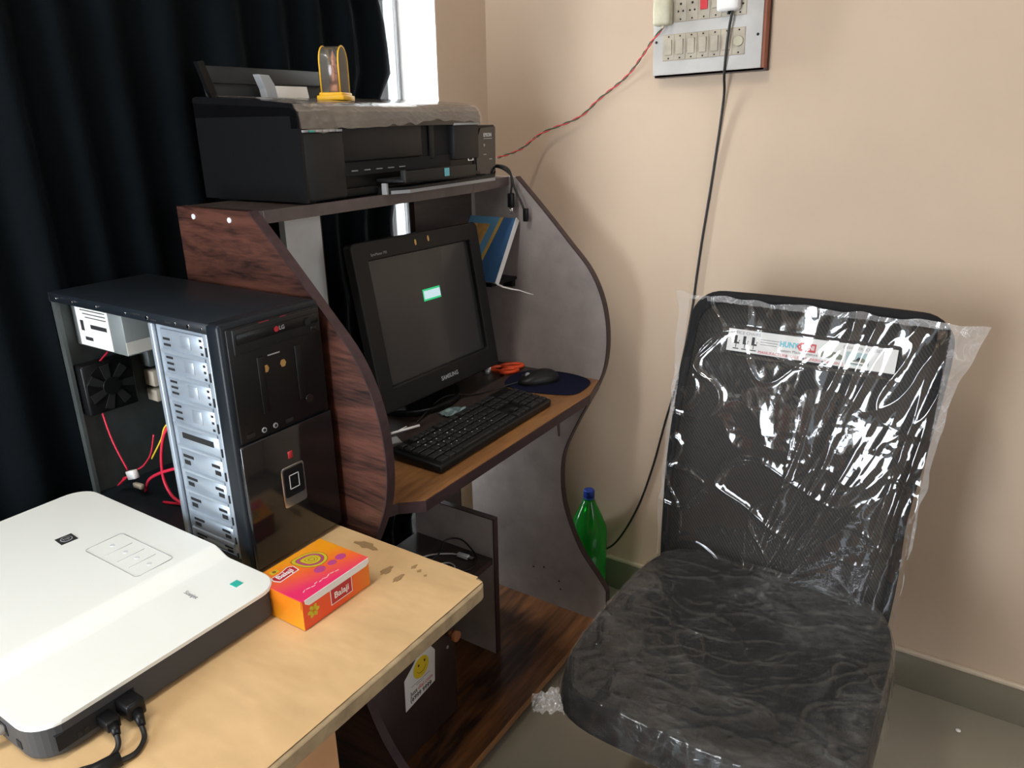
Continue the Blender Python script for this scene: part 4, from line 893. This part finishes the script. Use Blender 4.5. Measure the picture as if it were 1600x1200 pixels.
# ================================================================== PLUGS AND CABLES AT THE PRINTER'S END
cable_thing('printer_power_cord', 'black cord hanging below ink tank, ending in a two-pin plug', 'cable', (1.592, 1.04, 1.243), [
 ('cord', B().tube([(1.575, 1.10, 1.265), (1.583, 1.055, 1.272), (1.590, 1.030, 1.262), (1.591, 1.022, 1.235), (1.592, 1.026, 1.205)], .0028), 'cable'),
 ('plug', B().box((1.587, 1.018, 1.172), (1.598, 1.034, 1.207), .003), 'black'),
 ('pin', B().cyl((1.5905, 1.022, 1.174), (1.5905, 1.022, 1.157), .0016, n=8).cyl((1.5945, 1.030, 1.174), (1.5945, 1.030, 1.157), .0016, n=8), 'chrome')])
cable_thing('hanging_black_lead', 'black lead hanging beside the two-pin plug, connector pointing down at the book', 'cable', (1.597, 1.0, 1.243), [
 ('cord', B().tube([(1.578, 1.112, 1.262), (1.590, 1.062, 1.268), (1.595, 1.028, 1.250), (1.597, 1.020, 1.222), (1.600, 1.004, 1.190), (1.600, .994, 1.170)], .0028), 'cable'),
 ('plug', B(frame((1.599, .988, 1.158), (0, 1, .0), (0, .45, 1))).box((-.006, -.018, -.005), (.006, .014, .005), .002), 'black')])
for o_ in bpy.data.objects:
    if o_.name in ('printer_power_cord', 'hanging_black_lead'): o_.location.x -= .016
# twisted red/green pair from the board to the printer
path = smooth_path([(1.66, 1.12, 1.284), (1.74, 1.10, 1.302), (1.79, 1.064, 1.341), (1.815, .97, 1.378), (1.822, .916, 1.421), (1.812, .839, 1.470), (1.790, .790, 1.512), (1.776, .760, 1.542), (1.772, .735, 1.566)], 14)
tw_ = thing('twisted_wire', 'red and green twisted wire stretched from the switchboard to the printer', 'wire', (1.82, .9, 1.42))
for ph, m_ in ((0, 'wred'), (math.pi, 'wgrn')):
    pts = []; d_ = 0
    for i, p in enumerate(path):
        if i: d_ += (p-path[i-1]).length
        a = ph+d_*2*math.pi/.055; t_ = (path[min(i+1, len(path)-1)]-path[max(i-1, 0)]).normalized(); u_ = t_.orthogonal().normalized(); v_ = t_.cross(u_)
        pts.append(p+(u_*math.cos(a)+v_*math.sin(a))*.0018)
    obj('strand', B().tube(pts, .0017, n=6, sm=1), m_, tw_)
tag(obj('wall_cable', B().tube([(1.778, .577, 1.594), (1.783, .584, 1.55), (1.788, .588, 1.50), (1.800, .592, 1.462), (1.826, .598, 1.41), (1.8345, .613, 1.249), (1.8345, .628, 1.096), (1.8345, .636, .999), (1.8345, .645, .882), (1.8345, .667, .721), (1.8345, .697, .586), (1.8345, .726, .443), (1.833, .762, .311), (1.824, .808, .200), (1.820, .855, .138), (1.818, .93, .110), (1.815, 1.03, .10), (1.81, 1.12, .13)], .0031), 'cable', None, (1.83, .65, .8)), 'long black cable hanging down the beige wall behind the chair', 'cable')

# loose leads on the lower desk shelf
cable_thing('white_usb_lead', 'pale grey USB lead lying on the lower desk shelf', 'cable', (1.28, 1.02, .335), [
 ('cord', B().tube([(1.10, 1.12, .338), (1.19, 1.115, .338), (1.262, 1.085, .339), (1.292, 1.045, .341), (1.300, 1.020, .342)], .0021), 'gcable'),
 ('plug', B(frame((1.302, 1.005, .342), (.05, -1, 0), (1, .05, 0))).box((-.018, -.006, -.0045), (.014, .006, .0045), .001), 'lgrey'),
 ('usb_tip', B(frame((1.303, .985, .342), (.05, -1, 0), (1, .05, 0))).box((-.007, -.0055, -.0022), (.008, .0055, .0022)), 'chrome')])
tag(obj('looped_black_cable', B().tube([(1.12, 1.06, .338), (1.20, 1.09, .338), (1.262, 1.06, .345), (1.305, 1.065, .366), (1.328, 1.035, .368), (1.328, 1.0, .350), (1.312, .972, .339), (1.275, .960, .338), (1.235, .985, .338), (1.22, 1.03, .338), (1.26, 1.075, .341)], .0022), 'cable', None, (1.27, 1.02, .335)), 'looped black cable lying on the lower desk shelf', 'cable')
tag(obj('short_grey_lead', B().tube([(1.225, .985, .338), (1.245, .992, .338), (1.258, 1.004, .340), (1.255, 1.03, .339), (1.20, 1.06, .338)], .0020), 'gcable', None, (1.24, 1.0, .335)), 'short pale curl of lead nearest the table corner', 'cable')

# ================================================================== BOOK AND ITS RACK
rk = thing('book_rack', 'small black rack fixed inside the right desk panel under the book', 'rack', (1.60, 1.12, .985))
obj('rack_tray', B().box((1.490, 1.03, .990), (1.604, 1.195, .9975)), 'black', rk); obj('rack_arm', B().box((1.590, 1.035, .972), (1.6045, 1.062, .9899)), 'black', rk)
bk = thing('book', 'blue covered book with ochre picture, leaning on the right desk panel', 'book', (1.52, 1.1, 1.0))
BM_ = frame((1.489, 1.018, 1.0035), (0, 1, .0), (.098, -.016, .145)); BH = .172; BW = .165
nb = 1 if (BM_.to_3x3() @ Vector((0, 0, 1))).x < 0 else -1    # +z*nb towards the room
def bq(x0, y0, x1, y1, d0, d1): return B(BM_).box((x0, y0, min(d0*nb, d1*nb)), (x1, y1, max(d0*nb, d1*nb)))
obj('page_block', bq(.002, .002, BW-.002, BH-.002, -.0135, -.0015), 'paperw', bk)
cv = obj('front_cover', bq(0, 0, BW, BH, -.0015, 0), 'bookb', bk); obj('back_cover', bq(0, 0, BW, BH, -.015, -.0135), 'bookb', bk)
cp = B(BM_)
def cq(pts, mi, h=.0004): cp.mat(mi).prism(pts, 0 if nb > 0 else -h, h if nb > 0 else 0, 'Z')
cq([(.068, 0), (.077, 0), (.045, BH), (.036, BH)], 2, .0006); cq([(.077, 0), (BW, 0), (BW, BH), (.045, BH)], 0, .0003)
cq([(.085, .07), (.150, .07), (.150, .152), (.070, .152)], 1, .0006); cq([(.088, .02), (.15, .02), (.15, .062), (.082, .062)], 3, .0006); cq([(.085, .064), (.12, .064), (.12, .069), (.085, .069)], 1, .0008)
obj('cover_print', cp, ['bookl', 'booko', 'bookg', 'bookr'], bk)
obj('fore_edge', bq(-.0012, -.002, .0005, BH+.002, -.0150, .0004), 'paperw', bk)
bkb = B(); pth = [(1.5005, 1.0285, 1.000), (1.508, 1.010, .990), (1.520, .992, .984), (1.533, .978, .980), (1.540, .960, .974), (1.546, .945, .970)]
for i in range(5):
    a, c_ = Vector(pth[i]), Vector(pth[i+1]); w0 = .0024*(1-i/6); w1 = .0024*(1-(i+1)/6)
    bkb._add([a+Vector((0, 0, w0)), a-Vector((0, 0, w0)), c_-Vector((0, 0, w1)), c_+Vector((0, 0, w1)), a+Vector((.001, 0, w0)), a+Vector((.001, 0, -w0)), c_+Vector((.001, 0, -w1)), c_+Vector((.001, 0, w1))], [(0, 1, 2, 3), (4, 7, 6, 5), (0, 3, 7, 4), (1, 5, 6, 2)])
obj('torn_paper_strip', bkb, 'paperw', bk)

# ================================================================== GREEN BOTTLE
bo = thing('water_bottle', 'green plastic bottle with blue cap on the floor behind the desk', 'bottle', (1.768, .893, 0))
pr_ = [(.0, .004), (.030, .0), (.052, .006), (.056, .020), (.056, .080), (.054, .086), (.056, .092), (.056, .150), (.0545, .156), (.056, .162), (.056, .218), (.053, .232), (.040, .266), (.026, .297), (.017, .318), (.0135, .326), (.0135, .336)]
obj('bottle_body', B().lathe([(max(r_, .0002), z_) for r_, z_ in pr_], (1.768, .893, .0005), 40), 'green', bo)
obj('bottle_cap', B().cyl((1.768, .893, .330), (1.768, .893, .349), .0162, n=24).cyl((1.768, .893, .349), (1.768, .893, .352), .0162, .0135, n=24), 'cap', bo)
obj('neck_ring', B().cyl((1.768, .893, .3245), (1.768, .893, .3285), .0162, n=24), 'cap', bo)

# ================================================================== SWITCHBOARD
sb = thing('switchboard', 'white electric switchboard with brown wooden sides on the beige wall', 'switchboard', (XW, .64, 1.60))
# local frame: x to the right along the wall (-Y), y up, z into the room (-X)
SM = frame((XW, .764, 1.468), (0, -1, .030), (0, .030, 1)); zs_ = 1 if (SM.to_3x3() @ Vector((0, 0, 1))).x < 0 else -1
def sbx(x0, y0, x1, y1, d0, d1, bev=0): return B(SM).box((x0, y0, min(d0*zs_, d1*zs_)), (x1, y1, max(d0*zs_, d1*zs_)), bev)
obj('box_side', sbx(.004, -.004, .258, .246, .001, .036), 'boardwood', sb)
obj('frame_edge', sbx(.003, -.005, .259, .0, .0005, .036).box((.2575, -.005, min(0, .009*zs_)), (.2595, .246, max(0, .009*zs_))), 'edge', sb)
pl2 = obj('front_plate', sbx(0, 0, .252, .250, .036, .041, .001), 'plate', sb)
for x_, y_ in ((.008, .072), (.243, .068)): obj('screw', B(SM).cyl((x_, y_, .040*zs_), (x_, y_, .0422*zs_), .0030, n=12), 'dark', pl2)
obj('module_strip', sbx(.024, .030, .216, .086, .041, .0425, .0005), 'ivory', sb)
for k in range(7):
    x0 = .026+k*.0272
    if k < 6:
        s_ = obj('switch_module', sbx(x0, .031, x0+.0262, .085, .0425, .0435, .0004), 'ivory', sb)
        obj('rocker', B(SM).prism([(.042, .0435*zs_), (.042, .0475*zs_), (.058, .0455*zs_), (.074, .0495*zs_), (.074, .0435*zs_)] if False else [(.042, .0), (.042, .0)][:0] or [(.042, .0435*zs_), (.0425, .0465*zs_), (.0735, .0490*zs_), (.074, .0435*zs_)], x0+.005, x0+.0212, 'X'), 'ivory', s_)
    else:
        s_ = obj('regulator_module', sbx(x0, .031, x0+.0262, .085, .0425, .0435, .0004), 'ivory', sb)
        obj('knob', B(SM).cyl((x0+.0131, .058, .0433*zs_), (x0+.0131, .058, .050*zs_), .0110, .0100, n=24), 'cream', s_)
    for y_ in (.035, .081): obj('screw', B(SM).cyl((x0+.0131, y_, .043*zs_), (x0+.0131, y_, .0442*zs_), .0019, n=10), 'dark', s_)
obj('module_strip', sbx(.024, .110, .216, .190, .041, .0425, .0005), 'ivory', sb)
for k, kind in enumerate(('sock', 'sock', 'sock', 'red', 'sw', 'sock', 'sock')):
    x0 = .026+k*.0272
    s_ = obj('socket_module' if kind == 'sock' else 'switch_module', sbx(x0, .111, x0+.0262, .189, .0425, .0435, .0004), 'ivory', sb)
    if kind == 'sock':
        hb = B(SM)
        for dx_, dy_, r_ in ((.0075, .132, .0022), (.0187, .132, .0022), (.0131, .147, .0027), (.0075, .168, .0022), (.0187, .168, .0022)): hb.cyl((x0+dx_, dy_, .0430*zs_), (x0+dx_, dy_, .0440*zs_), r_, n=10)
        obj('socket_hole', hb, 'dark', s_)
    else: obj('rocker', B(SM).prism([(.130, .0435*zs_), (.1305, .0465*zs_), (.1635, .0490*zs_), (.164, .0435*zs_)], x0+.005, x0+.0212, 'X'), 'red' if kind == 'red' else 'ivory', s_)
    obj('screw', B(SM).cyl((x0+.0131, .1155, .043*zs_), (x0+.0131, .1155, .0442*zs_), .0019, n=10), 'dark', s_)
def plug(name, label, x0, y0, x1, y1, m_, d=.030):
    t_ = thing(name, label, 'plug', SM @ Vector(((x0+x1)/2, (y0+y1)/2, .0445*zs_)))
    obj('plug_body', sbx(x0, y0, x1, y1, .0445, .0445+d, .006), m_, t_)
    obj('cord_grip', B(SM).cyl(((x0+x1)/2+.003, y0+.004, (.0445+d/2)*zs_), ((x0+x1)/2, y0-.006, (.0445+d/2)*zs_), .0048, .0030, n=12), m_ if m_ == 'cream' else 'black', t_)
    obj('pin', B(SM).cyl(((x0+x1)/2, (y0+y1)/2, .0450*zs_), ((x0+x1)/2, (y0+y1)/2, .0430*zs_), .0024, n=10), 'chrome', t_)
plug('round_plug', 'aged cream plug at the left of the switchboard, with the twisted wire', .010, .104, .050, .160, 'cream')
plug('white_adapter', 'white square plug at the right of the switchboard, with the black cable', .158, .118, .205, .185, 'white')

# ================================================================== CHAIR
ch = thing('office_chair', 'black office chair with mesh back still wrapped in clear plastic film', 'chair', (1.20, .29, 0))
BO = Vector((1.44, 0, .42)); BV = Vector((.17, 0, 1)).normalized(); BN = Vector((-1, 0, .17)).normalized()
def BP(s, t, d=0): return BO+Vector((0, s, 0))+BV*t+BN*d
def back_outline(grow=0):
    pts = [(.062, .0), (.060, .10), (.063, .22), (.052, .35), (.044, .45), (.040, .53)]
    pts = spline2(pts, 3)
    pts += [(.102-.062*math.cos(R(k*11.25)), .557+.062*math.sin(R(k*11.25))) for k in range(1, 9)]+[(.20, .6205), (.30, .6215), (.40, .6205)]
    pts += [(.474+.062*math.sin(R(k*11.25)), .557+.062*math.cos(R(k*11.25))) for k in range(9)]
    return pts+spline2([(.537, .53), (.542, .45), (.548, .35), (.549, .22), (.543, .10), (.536, .0)], 3)
ob = back_outline(); cs, ct_ = .295, .30
curve = lambda s, t: .010*((s-cs)/.25)**2-max(0, t-.44)*.055   # gently concave: edges come forward
bb = B(); n_ = len(ob)
def ring(f, d): return [BP(cs+(s-cs)*f, ct_+(t-ct_)*f, d+curve(s, t)*f*f) for s, t in ob]
rings = [ring(1, -.010), ring(1.0, .004), ring(.985, .011), ring(.955, .012), ring(.925, .007)]
V_ = [p for r_ in rings for p in r_]; F_ = [(k*n_+i, k*n_+(i+1) % n_, (k+1)*n_+(i+1) % n_, (k+1)*n_+i) for k in range(4) for i in range(n_)]
rb = ring(.925, -.012); V_ += rb; F_ += [(5*n_+i, i, (i+1) % n_, 5*n_+(i+1) % n_) for i in range(n_)]+[(4*n_+i, 4*n_+(i+1) % n_, 5*n_+(i+1) % n_, 5*n_+i) for i in range(n_)]
bb._add(V_, F_, True); obj('back_frame', bb, 'fab', ch)
mb_ = B()
V_ = []; ks_ = [1, .8, .6, .4, .2]
for f in ks_: V_ += ring(.935*f, .002)
V_.append(BP(cs, ct_, .002))
F_ = [(k*n_+i, k*n_+(i+1) % n_, (k+1)*n_+(i+1) % n_, (k+1)*n_+i) for k in range(4) for i in range(n_)]+[(4*n_+i, 4*n_+(i+1) % n_, 5*n_) for i in range(n_)]
mb_._add(V_, F_, True); mo_ = obj('back_mesh', mb_, 'mesh', ch); q = mo_.modifiers.new('thick', 'SOLIDIFY'); q.thickness = .003
# film over the back
nF = [Noise(s) for s in (51, 52, 53, 54, 55, 56)]
nu, nv = 300, 340
S = np.linspace(0, 1, nu)[None, :]+np.zeros((nv, 1)); T = np.linspace(0, 1, nv)[:, None]+np.zeros((1, nu))
tt_ = .005+T*.602
sl = np.interp(tt_, [0, .10, .22, .30, .346, .464, .55, .601, .61], [.546, .553, .556, .556, .557, .558, .566, .575, .577])   # left (high s)
sr = np.interp(tt_, [0, .10, .27, .40, .447, .52, .595, .61], [.048, .047, .044, .036, .030, .018, -.004, -.008])
sl = sl+.004*nF[4](tt_*30, 0*tt_); sr = sr+.004*nF[5](tt_*26, 0*tt_)
ss = sr+(sl-sr)*S
tt_ = tt_+T**20*.004*nF[0](ss*30, 0*ss)
fx, ft = ss-.345, tt_+.04; ang = np.arctan2(-fx, ft); rad = np.hypot(fx, ft)
right = 1/(1+np.exp((ss-.31)/.035))              # the tight, bright half
up = np.clip(ft/.12, 0, 1)
fan = ridge(nF[0](ang*9+3+nF[3](ss*6, tt_*6)*.9, rad*5))*.6+ridge(nF[1](ang*19+nF[2](ss*9, tt_*7)*1.2, rad*7))*.4
diag = ridge(nF[2]((ss*.7+tt_)*9, (tt_*.7-ss)*4.5))*.5+ridge(nF[3]((ss-tt_*.9)*11+7, (tt_+ss)*5))*.5
soft = nF[4](ss*9+tt_*4, tt_*7)*.6+ridge(nF[5](ss*13-tt_*6, tt_*12+ss*5))*.5
fine = ridge(nF[1](ss*42+9, tt_*30))*.3+ridge(nF[2](ss*33, tt_*52+5))*.3
pk = lambda v_, p_=3: np.clip(v_, 0, 1)**p_
ribs = ridge(nF[5](ss*40+tt_*5, tt_*2.5))*pk(1-np.abs(ss-.085)/.09, 1)
patch = np.exp(-((ss-.16)/.06)**2-((tt_-.38)/.07)**2)
amask = np.exp(-((ang-.40)/.42)**2)*(1-.75*patch)
low = np.exp(-((ss-.16)/.10)**2-((tt_-.30)/.14)**2)
h = .004+right*up*(.0075*fan*amask+.0035*low*diag+.0018*diag+.0028*ribs)+(1-right*.7)*(.0026*soft+.0048*pk(ridge(nF[4](ss*8+tt_*5, tt_*9-ss*3)), 5)+.0030*pk(ridge(nF[3](ss*7-tt_*7, tt_*8+ss*9)), 6))+.0007*fine
inl = np.clip(1-np.maximum(np.abs(ss-.29)/.17, np.abs(tt_-.523)/.032), 0, 1)*6; h = h*(1-.55*np.clip(inl, 0, 1))
edge_ = np.minimum(np.clip((ss-sr)/.03, 0, 1), np.clip((sl-ss)/.02, 0, 1))
inb = np.clip(1-np.abs(ss-cs)/.255, 0, 1)
base = .004+.085*np.clip(.52-ss, 0, 1)
base = np.where(np.abs(ss-cs) > .245, base-.35*(np.abs(ss-cs)-.245), base)
base = base-.075*np.clip(tt_-.44, 0, 1)*np.clip((tt_-.44)/.05, 0, 1)
d = base+.0125+np.maximum(h, -.006)*.9
Pw = np.array(BO)+ss[..., None]*np.array([0, 1, 0])+tt_[..., None]*np.array(BV)+d[..., None]*np.array(BN)
wf_ = grid_np(Pw, 'fchair', 'plastic_wrap', ch); wf_.data.materials.append(M['fedge'])
out_ = (np.abs(ss-cs) > .2465) | (tt_ > .595); out_ = out_[:-1, :-1].reshape(-1)
wf_.data.polygons.foreach_set('material_index', out_.astype(np.int32))
# paper band under the film
LBL = frame(BP(.450, .499, .0125), (0, -1, 0), BV-BN*.075); zl = 1 if (LBL.to_3x3() @ Vector((0, 0, 1))).dot(BN) > 0 else -1
# band follows the slight tilt seen in the photograph: rectangle .321 x .046
pp = B(LBL); W_, H_ = .321, .046
pp.mat(0).box((0, 0, -.0004), (W_, H_, 0))
add_text(pp, 'OFFICE CHAIRS', .0088, .036, .039, .0003, 1)
for k in range(3):
    x0 = .014+k*.018; pp.mat(2).box((x0, .019, 0), (x0+.006, .033, .0004)).box((x0, .016, 0), (x0+.011, .0195, .0004)).box((x0+.004, .008, 0), (x0+.0055, .016, .0004)).box((x0-.001, .005, 0), (x0+.011, .007, .0004)).box((x0+.010, .021, 0), (x0+.0115, .024, .0004))
for k in range(3): pp.mat(3).box((.068, .030-k*.005, 0), (.105-k*.002, .0312-k*.005, .0003))
add_text(pp, 'HUNY', .0150, .124, .027, .0004, 4, .85, bold=.0006)
pp.mat(5).prism([(.139, .027), (.146, .0355), (.176, .0355), (.176, .0185), (.146, .0185)], 0, .0004, 'Z'); disc(pp, .1445, .027, .0012, .0007, 0)
add_text(pp, 'BUNI', .0125, .161, .027, .0006, 0, .85, bold=.0004)
add_text(pp, 'Custom Made Furniture', .0078, .143, .0145, .0003, 2)
add_text(pp, 'MANUFACTURE', .0082, .095, .0045, .0003, 5); 
add_text(pp, 'SALES', .0082, .140, .0045, .0003, 5); add_text(pp, 'REPAIRS', .0082, .173, .0045, .0003, 5); add_text(pp, 'TRADING', .0082, .212, .0045, .0003, 5)
for x_ in (.1225, .1555, .191): disc(pp, x_, .0045, .0022, .0004, 1)
pp.mat(6).prism([(.187, .013), (.187, .023), (.192, .026), (.214, .026), (.228, .020), (.228, .012)], 0, .0004, 'Z')
add_text(pp, 'DESIGNER SOFA SETS', .0078, .262, .0385, .0003, 1)
pp.mat(7).box((.232, .006, 0), (.275, .031, .0003)).mat(6).prism([(.234, .008), (.238, .020), (.250, .016), (.262, .022), (.274, .014), (.274, .008)], 0, .0005, 'Z').mat(2).prism([(.250, .016), (.256, .023), (.262, .016)], 0, .0007, 'Z').mat(0).box((.238, .010, .0004), (.270, .013, .0008))
obj('paper_band', pp, ['paperw', 'inkg', 'ink', 'inkg', 'inkc', 'inkr', 'olive', 'tealp'], ch, label='white printed paper strip under the film')

# seat: rounded cushion, dished, rear edge bowed, front edge rolled down
def seat_pt(u_, v_, layer):
    """u_ angle 0..1, v_ radius 0..1"""
    a = 2*math.pi*u_; c_, s_ = math.cos(a), math.sin(a); p_ = 4.2
    r_ = (abs(c_)**p_+abs(s_)**p_)**(-1/p_)
    X = 1.160+.272*r_*c_*v_; Y = .287+.252*r_*s_*v_
    if c_ < 0: Y = .287+(.252-.012*abs(c_))*r_*s_*v_
    rr = v_*r_*max(abs(c_), abs(s_)) if v_ else 0
    return X, Y, rr
def seat_surface(nu, nv, lift, edge_r, noise=None, amp=0, bot=None):
    U = np.linspace(0, 2*np.pi, nu)[None, :]+np.zeros((nv, 1)); Vv = np.linspace(0, 1, nv)[:, None]+np.zeros((1, nu))
    c_, s_ = np.cos(U), np.sin(U); p_ = 5.5; r_ = (np.abs(c_)**p_+np.abs(s_)**p_)**(-1/p_)
    vv_ = np.clip(Vv/.80, 0, 1); side = np.clip((Vv-.80)/.20, 0, 1)
    rho = vv_**.85*(1-.0)
    k = 1+edge_r*np.sin(side*np.pi*.5)
    X = 1.166+.260*r_*c_*rho*k; Y = .288+.248*r_*s_*rho*k
    Y = .288+(Y-.288)*(1-.06*np.clip((X-1.2)/.25, 0, 1)**2)
    fx = (X-1.168)/.26; fy = (Y-.287)/.25
    Z = .470+lift-.016*(1-fx**2)*(1-fy**2)+.012*np.clip(fx-.45, 0, 1)-.028*np.clip(-fx-.45, 0, 1)**1.5-.018*np.clip(rho-.78, 0, 1)**1.2/.22**.2-side*.055
    if noise is not None:
        n1, n2, n3 = noise
        pk = lambda v_, p_: np.clip(v_, 0, 1)**p_
        w_ = amp*1.5*(pk(ridge(n1(X*9+Y*5, Y*14-X*7)), 6)*.6+pk(ridge(n2(X*20+3, Y*11+X*12)), 6)*.5+pk(ridge(n3(X*34+Y*20, Y*26)), 5)*.35+.35*n1(X*7, Y*7)+.15*n2(X*21, Y*40))
        Z = Z+w_*(1-side)+amp*.2; ox = c_*w_*side*1.2; oy = s_*w_*side*1.2; X = X+ox; Y = Y+oy
    return np.stack([X, Y, Z], -1)
Ps = seat_surface(96, 26, 0, .035)
so = grid_np(Ps, 'fab', 'seat', ch)
q0 = B(); pts = [(1.168+.255*((abs(math.cos(a))**4.2+abs(math.sin(a))**4.2)**(-1/4.2))*math.cos(a), .287+.240*((abs(math.cos(a))**4.2+abs(math.sin(a))**4.2)**(-1/4.2))*math.sin(a)) for a in [2*math.pi*k/48 for k in range(48)]]
q0.prism(pts, .388, .402, 'Z'); obj('seat_pan', q0, 'black', ch)
grid_np(seat_surface(420, 170, .004, .050, (Noise(61), Noise(62), Noise(63)), .0042), 'fseat', 'seat_wrap', ch)
# loose gathered film at the front left corner of the seat
nG = Noise(71); U = np.linspace(0, 1, 40)[None, :]+np.zeros((30, 1)); Vv = np.linspace(0, 1, 30)[:, None]+np.zeros((1, 40))
bil = lambda i, A_, B_, C_, D_: (1-Vv)*((1-U)*A_[i]+U*B_[i])+Vv*((1-U)*C_[i]+U*D_[i])
G = np.stack([bil(i, (.925, .520, .446), (.893, .488, .425), (.885, .550, .437), (.868, .535, .428)) for i in range(3)], -1); G[..., 2] += .006*nG(U*9, Vv*7); G[..., 0] += .004*nG(U*7+3, Vv*9)
grid_np(G, 'fedge', 'film_corner', ch)
obj('seat_plate', B().box((1.06, .20, .355), (1.26, .38, .388), .004), 'black', ch)
obj('back_bracket', B().tube([(1.20, .29, .370), (1.38, .29, .365), (1.475, .29, .40), (1.492, .29, .50), (1.512, .29, .66)], .016, n=10), 'black', ch)
obj('gas_lift', B().cyl((1.16, .29, .09), (1.16, .29, .36), .024, n=20), 'black', ch)
obj('star_hub', B().cyl((1.16, .29, .065), (1.16, .29, .115), .036, n=20), 'black', ch)
for k in range(5):
    a = R(50+72*k); e_ = Vector((1.16+.24*math.cos(a), .29+.24*math.sin(a), .068))
    lg2 = obj('leg', B().cyl((1.16+.02*math.cos(a), .29+.02*math.sin(a), .092), e_, .020, .013, n=10), 'black', ch)
    t_ = Vector((-math.sin(a), math.cos(a), 0)); cst = B()
    for sg in (-1, 1): cst.cyl(e_+t_*sg*.006+Vector((0, 0, -.043)), e_+t_*sg*.018+Vector((0, 0, -.043)), .0245, n=18)
    cst.cyl(e_+Vector((0, 0, -.045)), e_+Vector((0, 0, .0)), .006, n=8); obj('caster', cst, 'black', lg2)

# tube light fitting on the ceiling (out of frame)
tl = thing('ceiling_tube', 'long white tube light fitting fixed to the ceiling', 'lamp', (-.20, .75, 2.8))
obj('lamp_housing', B().box((-.82, .70, 2.745), (.42, .80, 2.799), .004), 'tube', tl)

tag(obj('floor_glint', B().ball((1.734, -.107, .003), .006, (1, 1, .5), 10, 6), 'white', None, (1.734, -.107, 0)), 'tiny bead standing in for a bright white speck on the floor to the right of the chair', 'glint')  # white bead stands in for light reflected off the floor
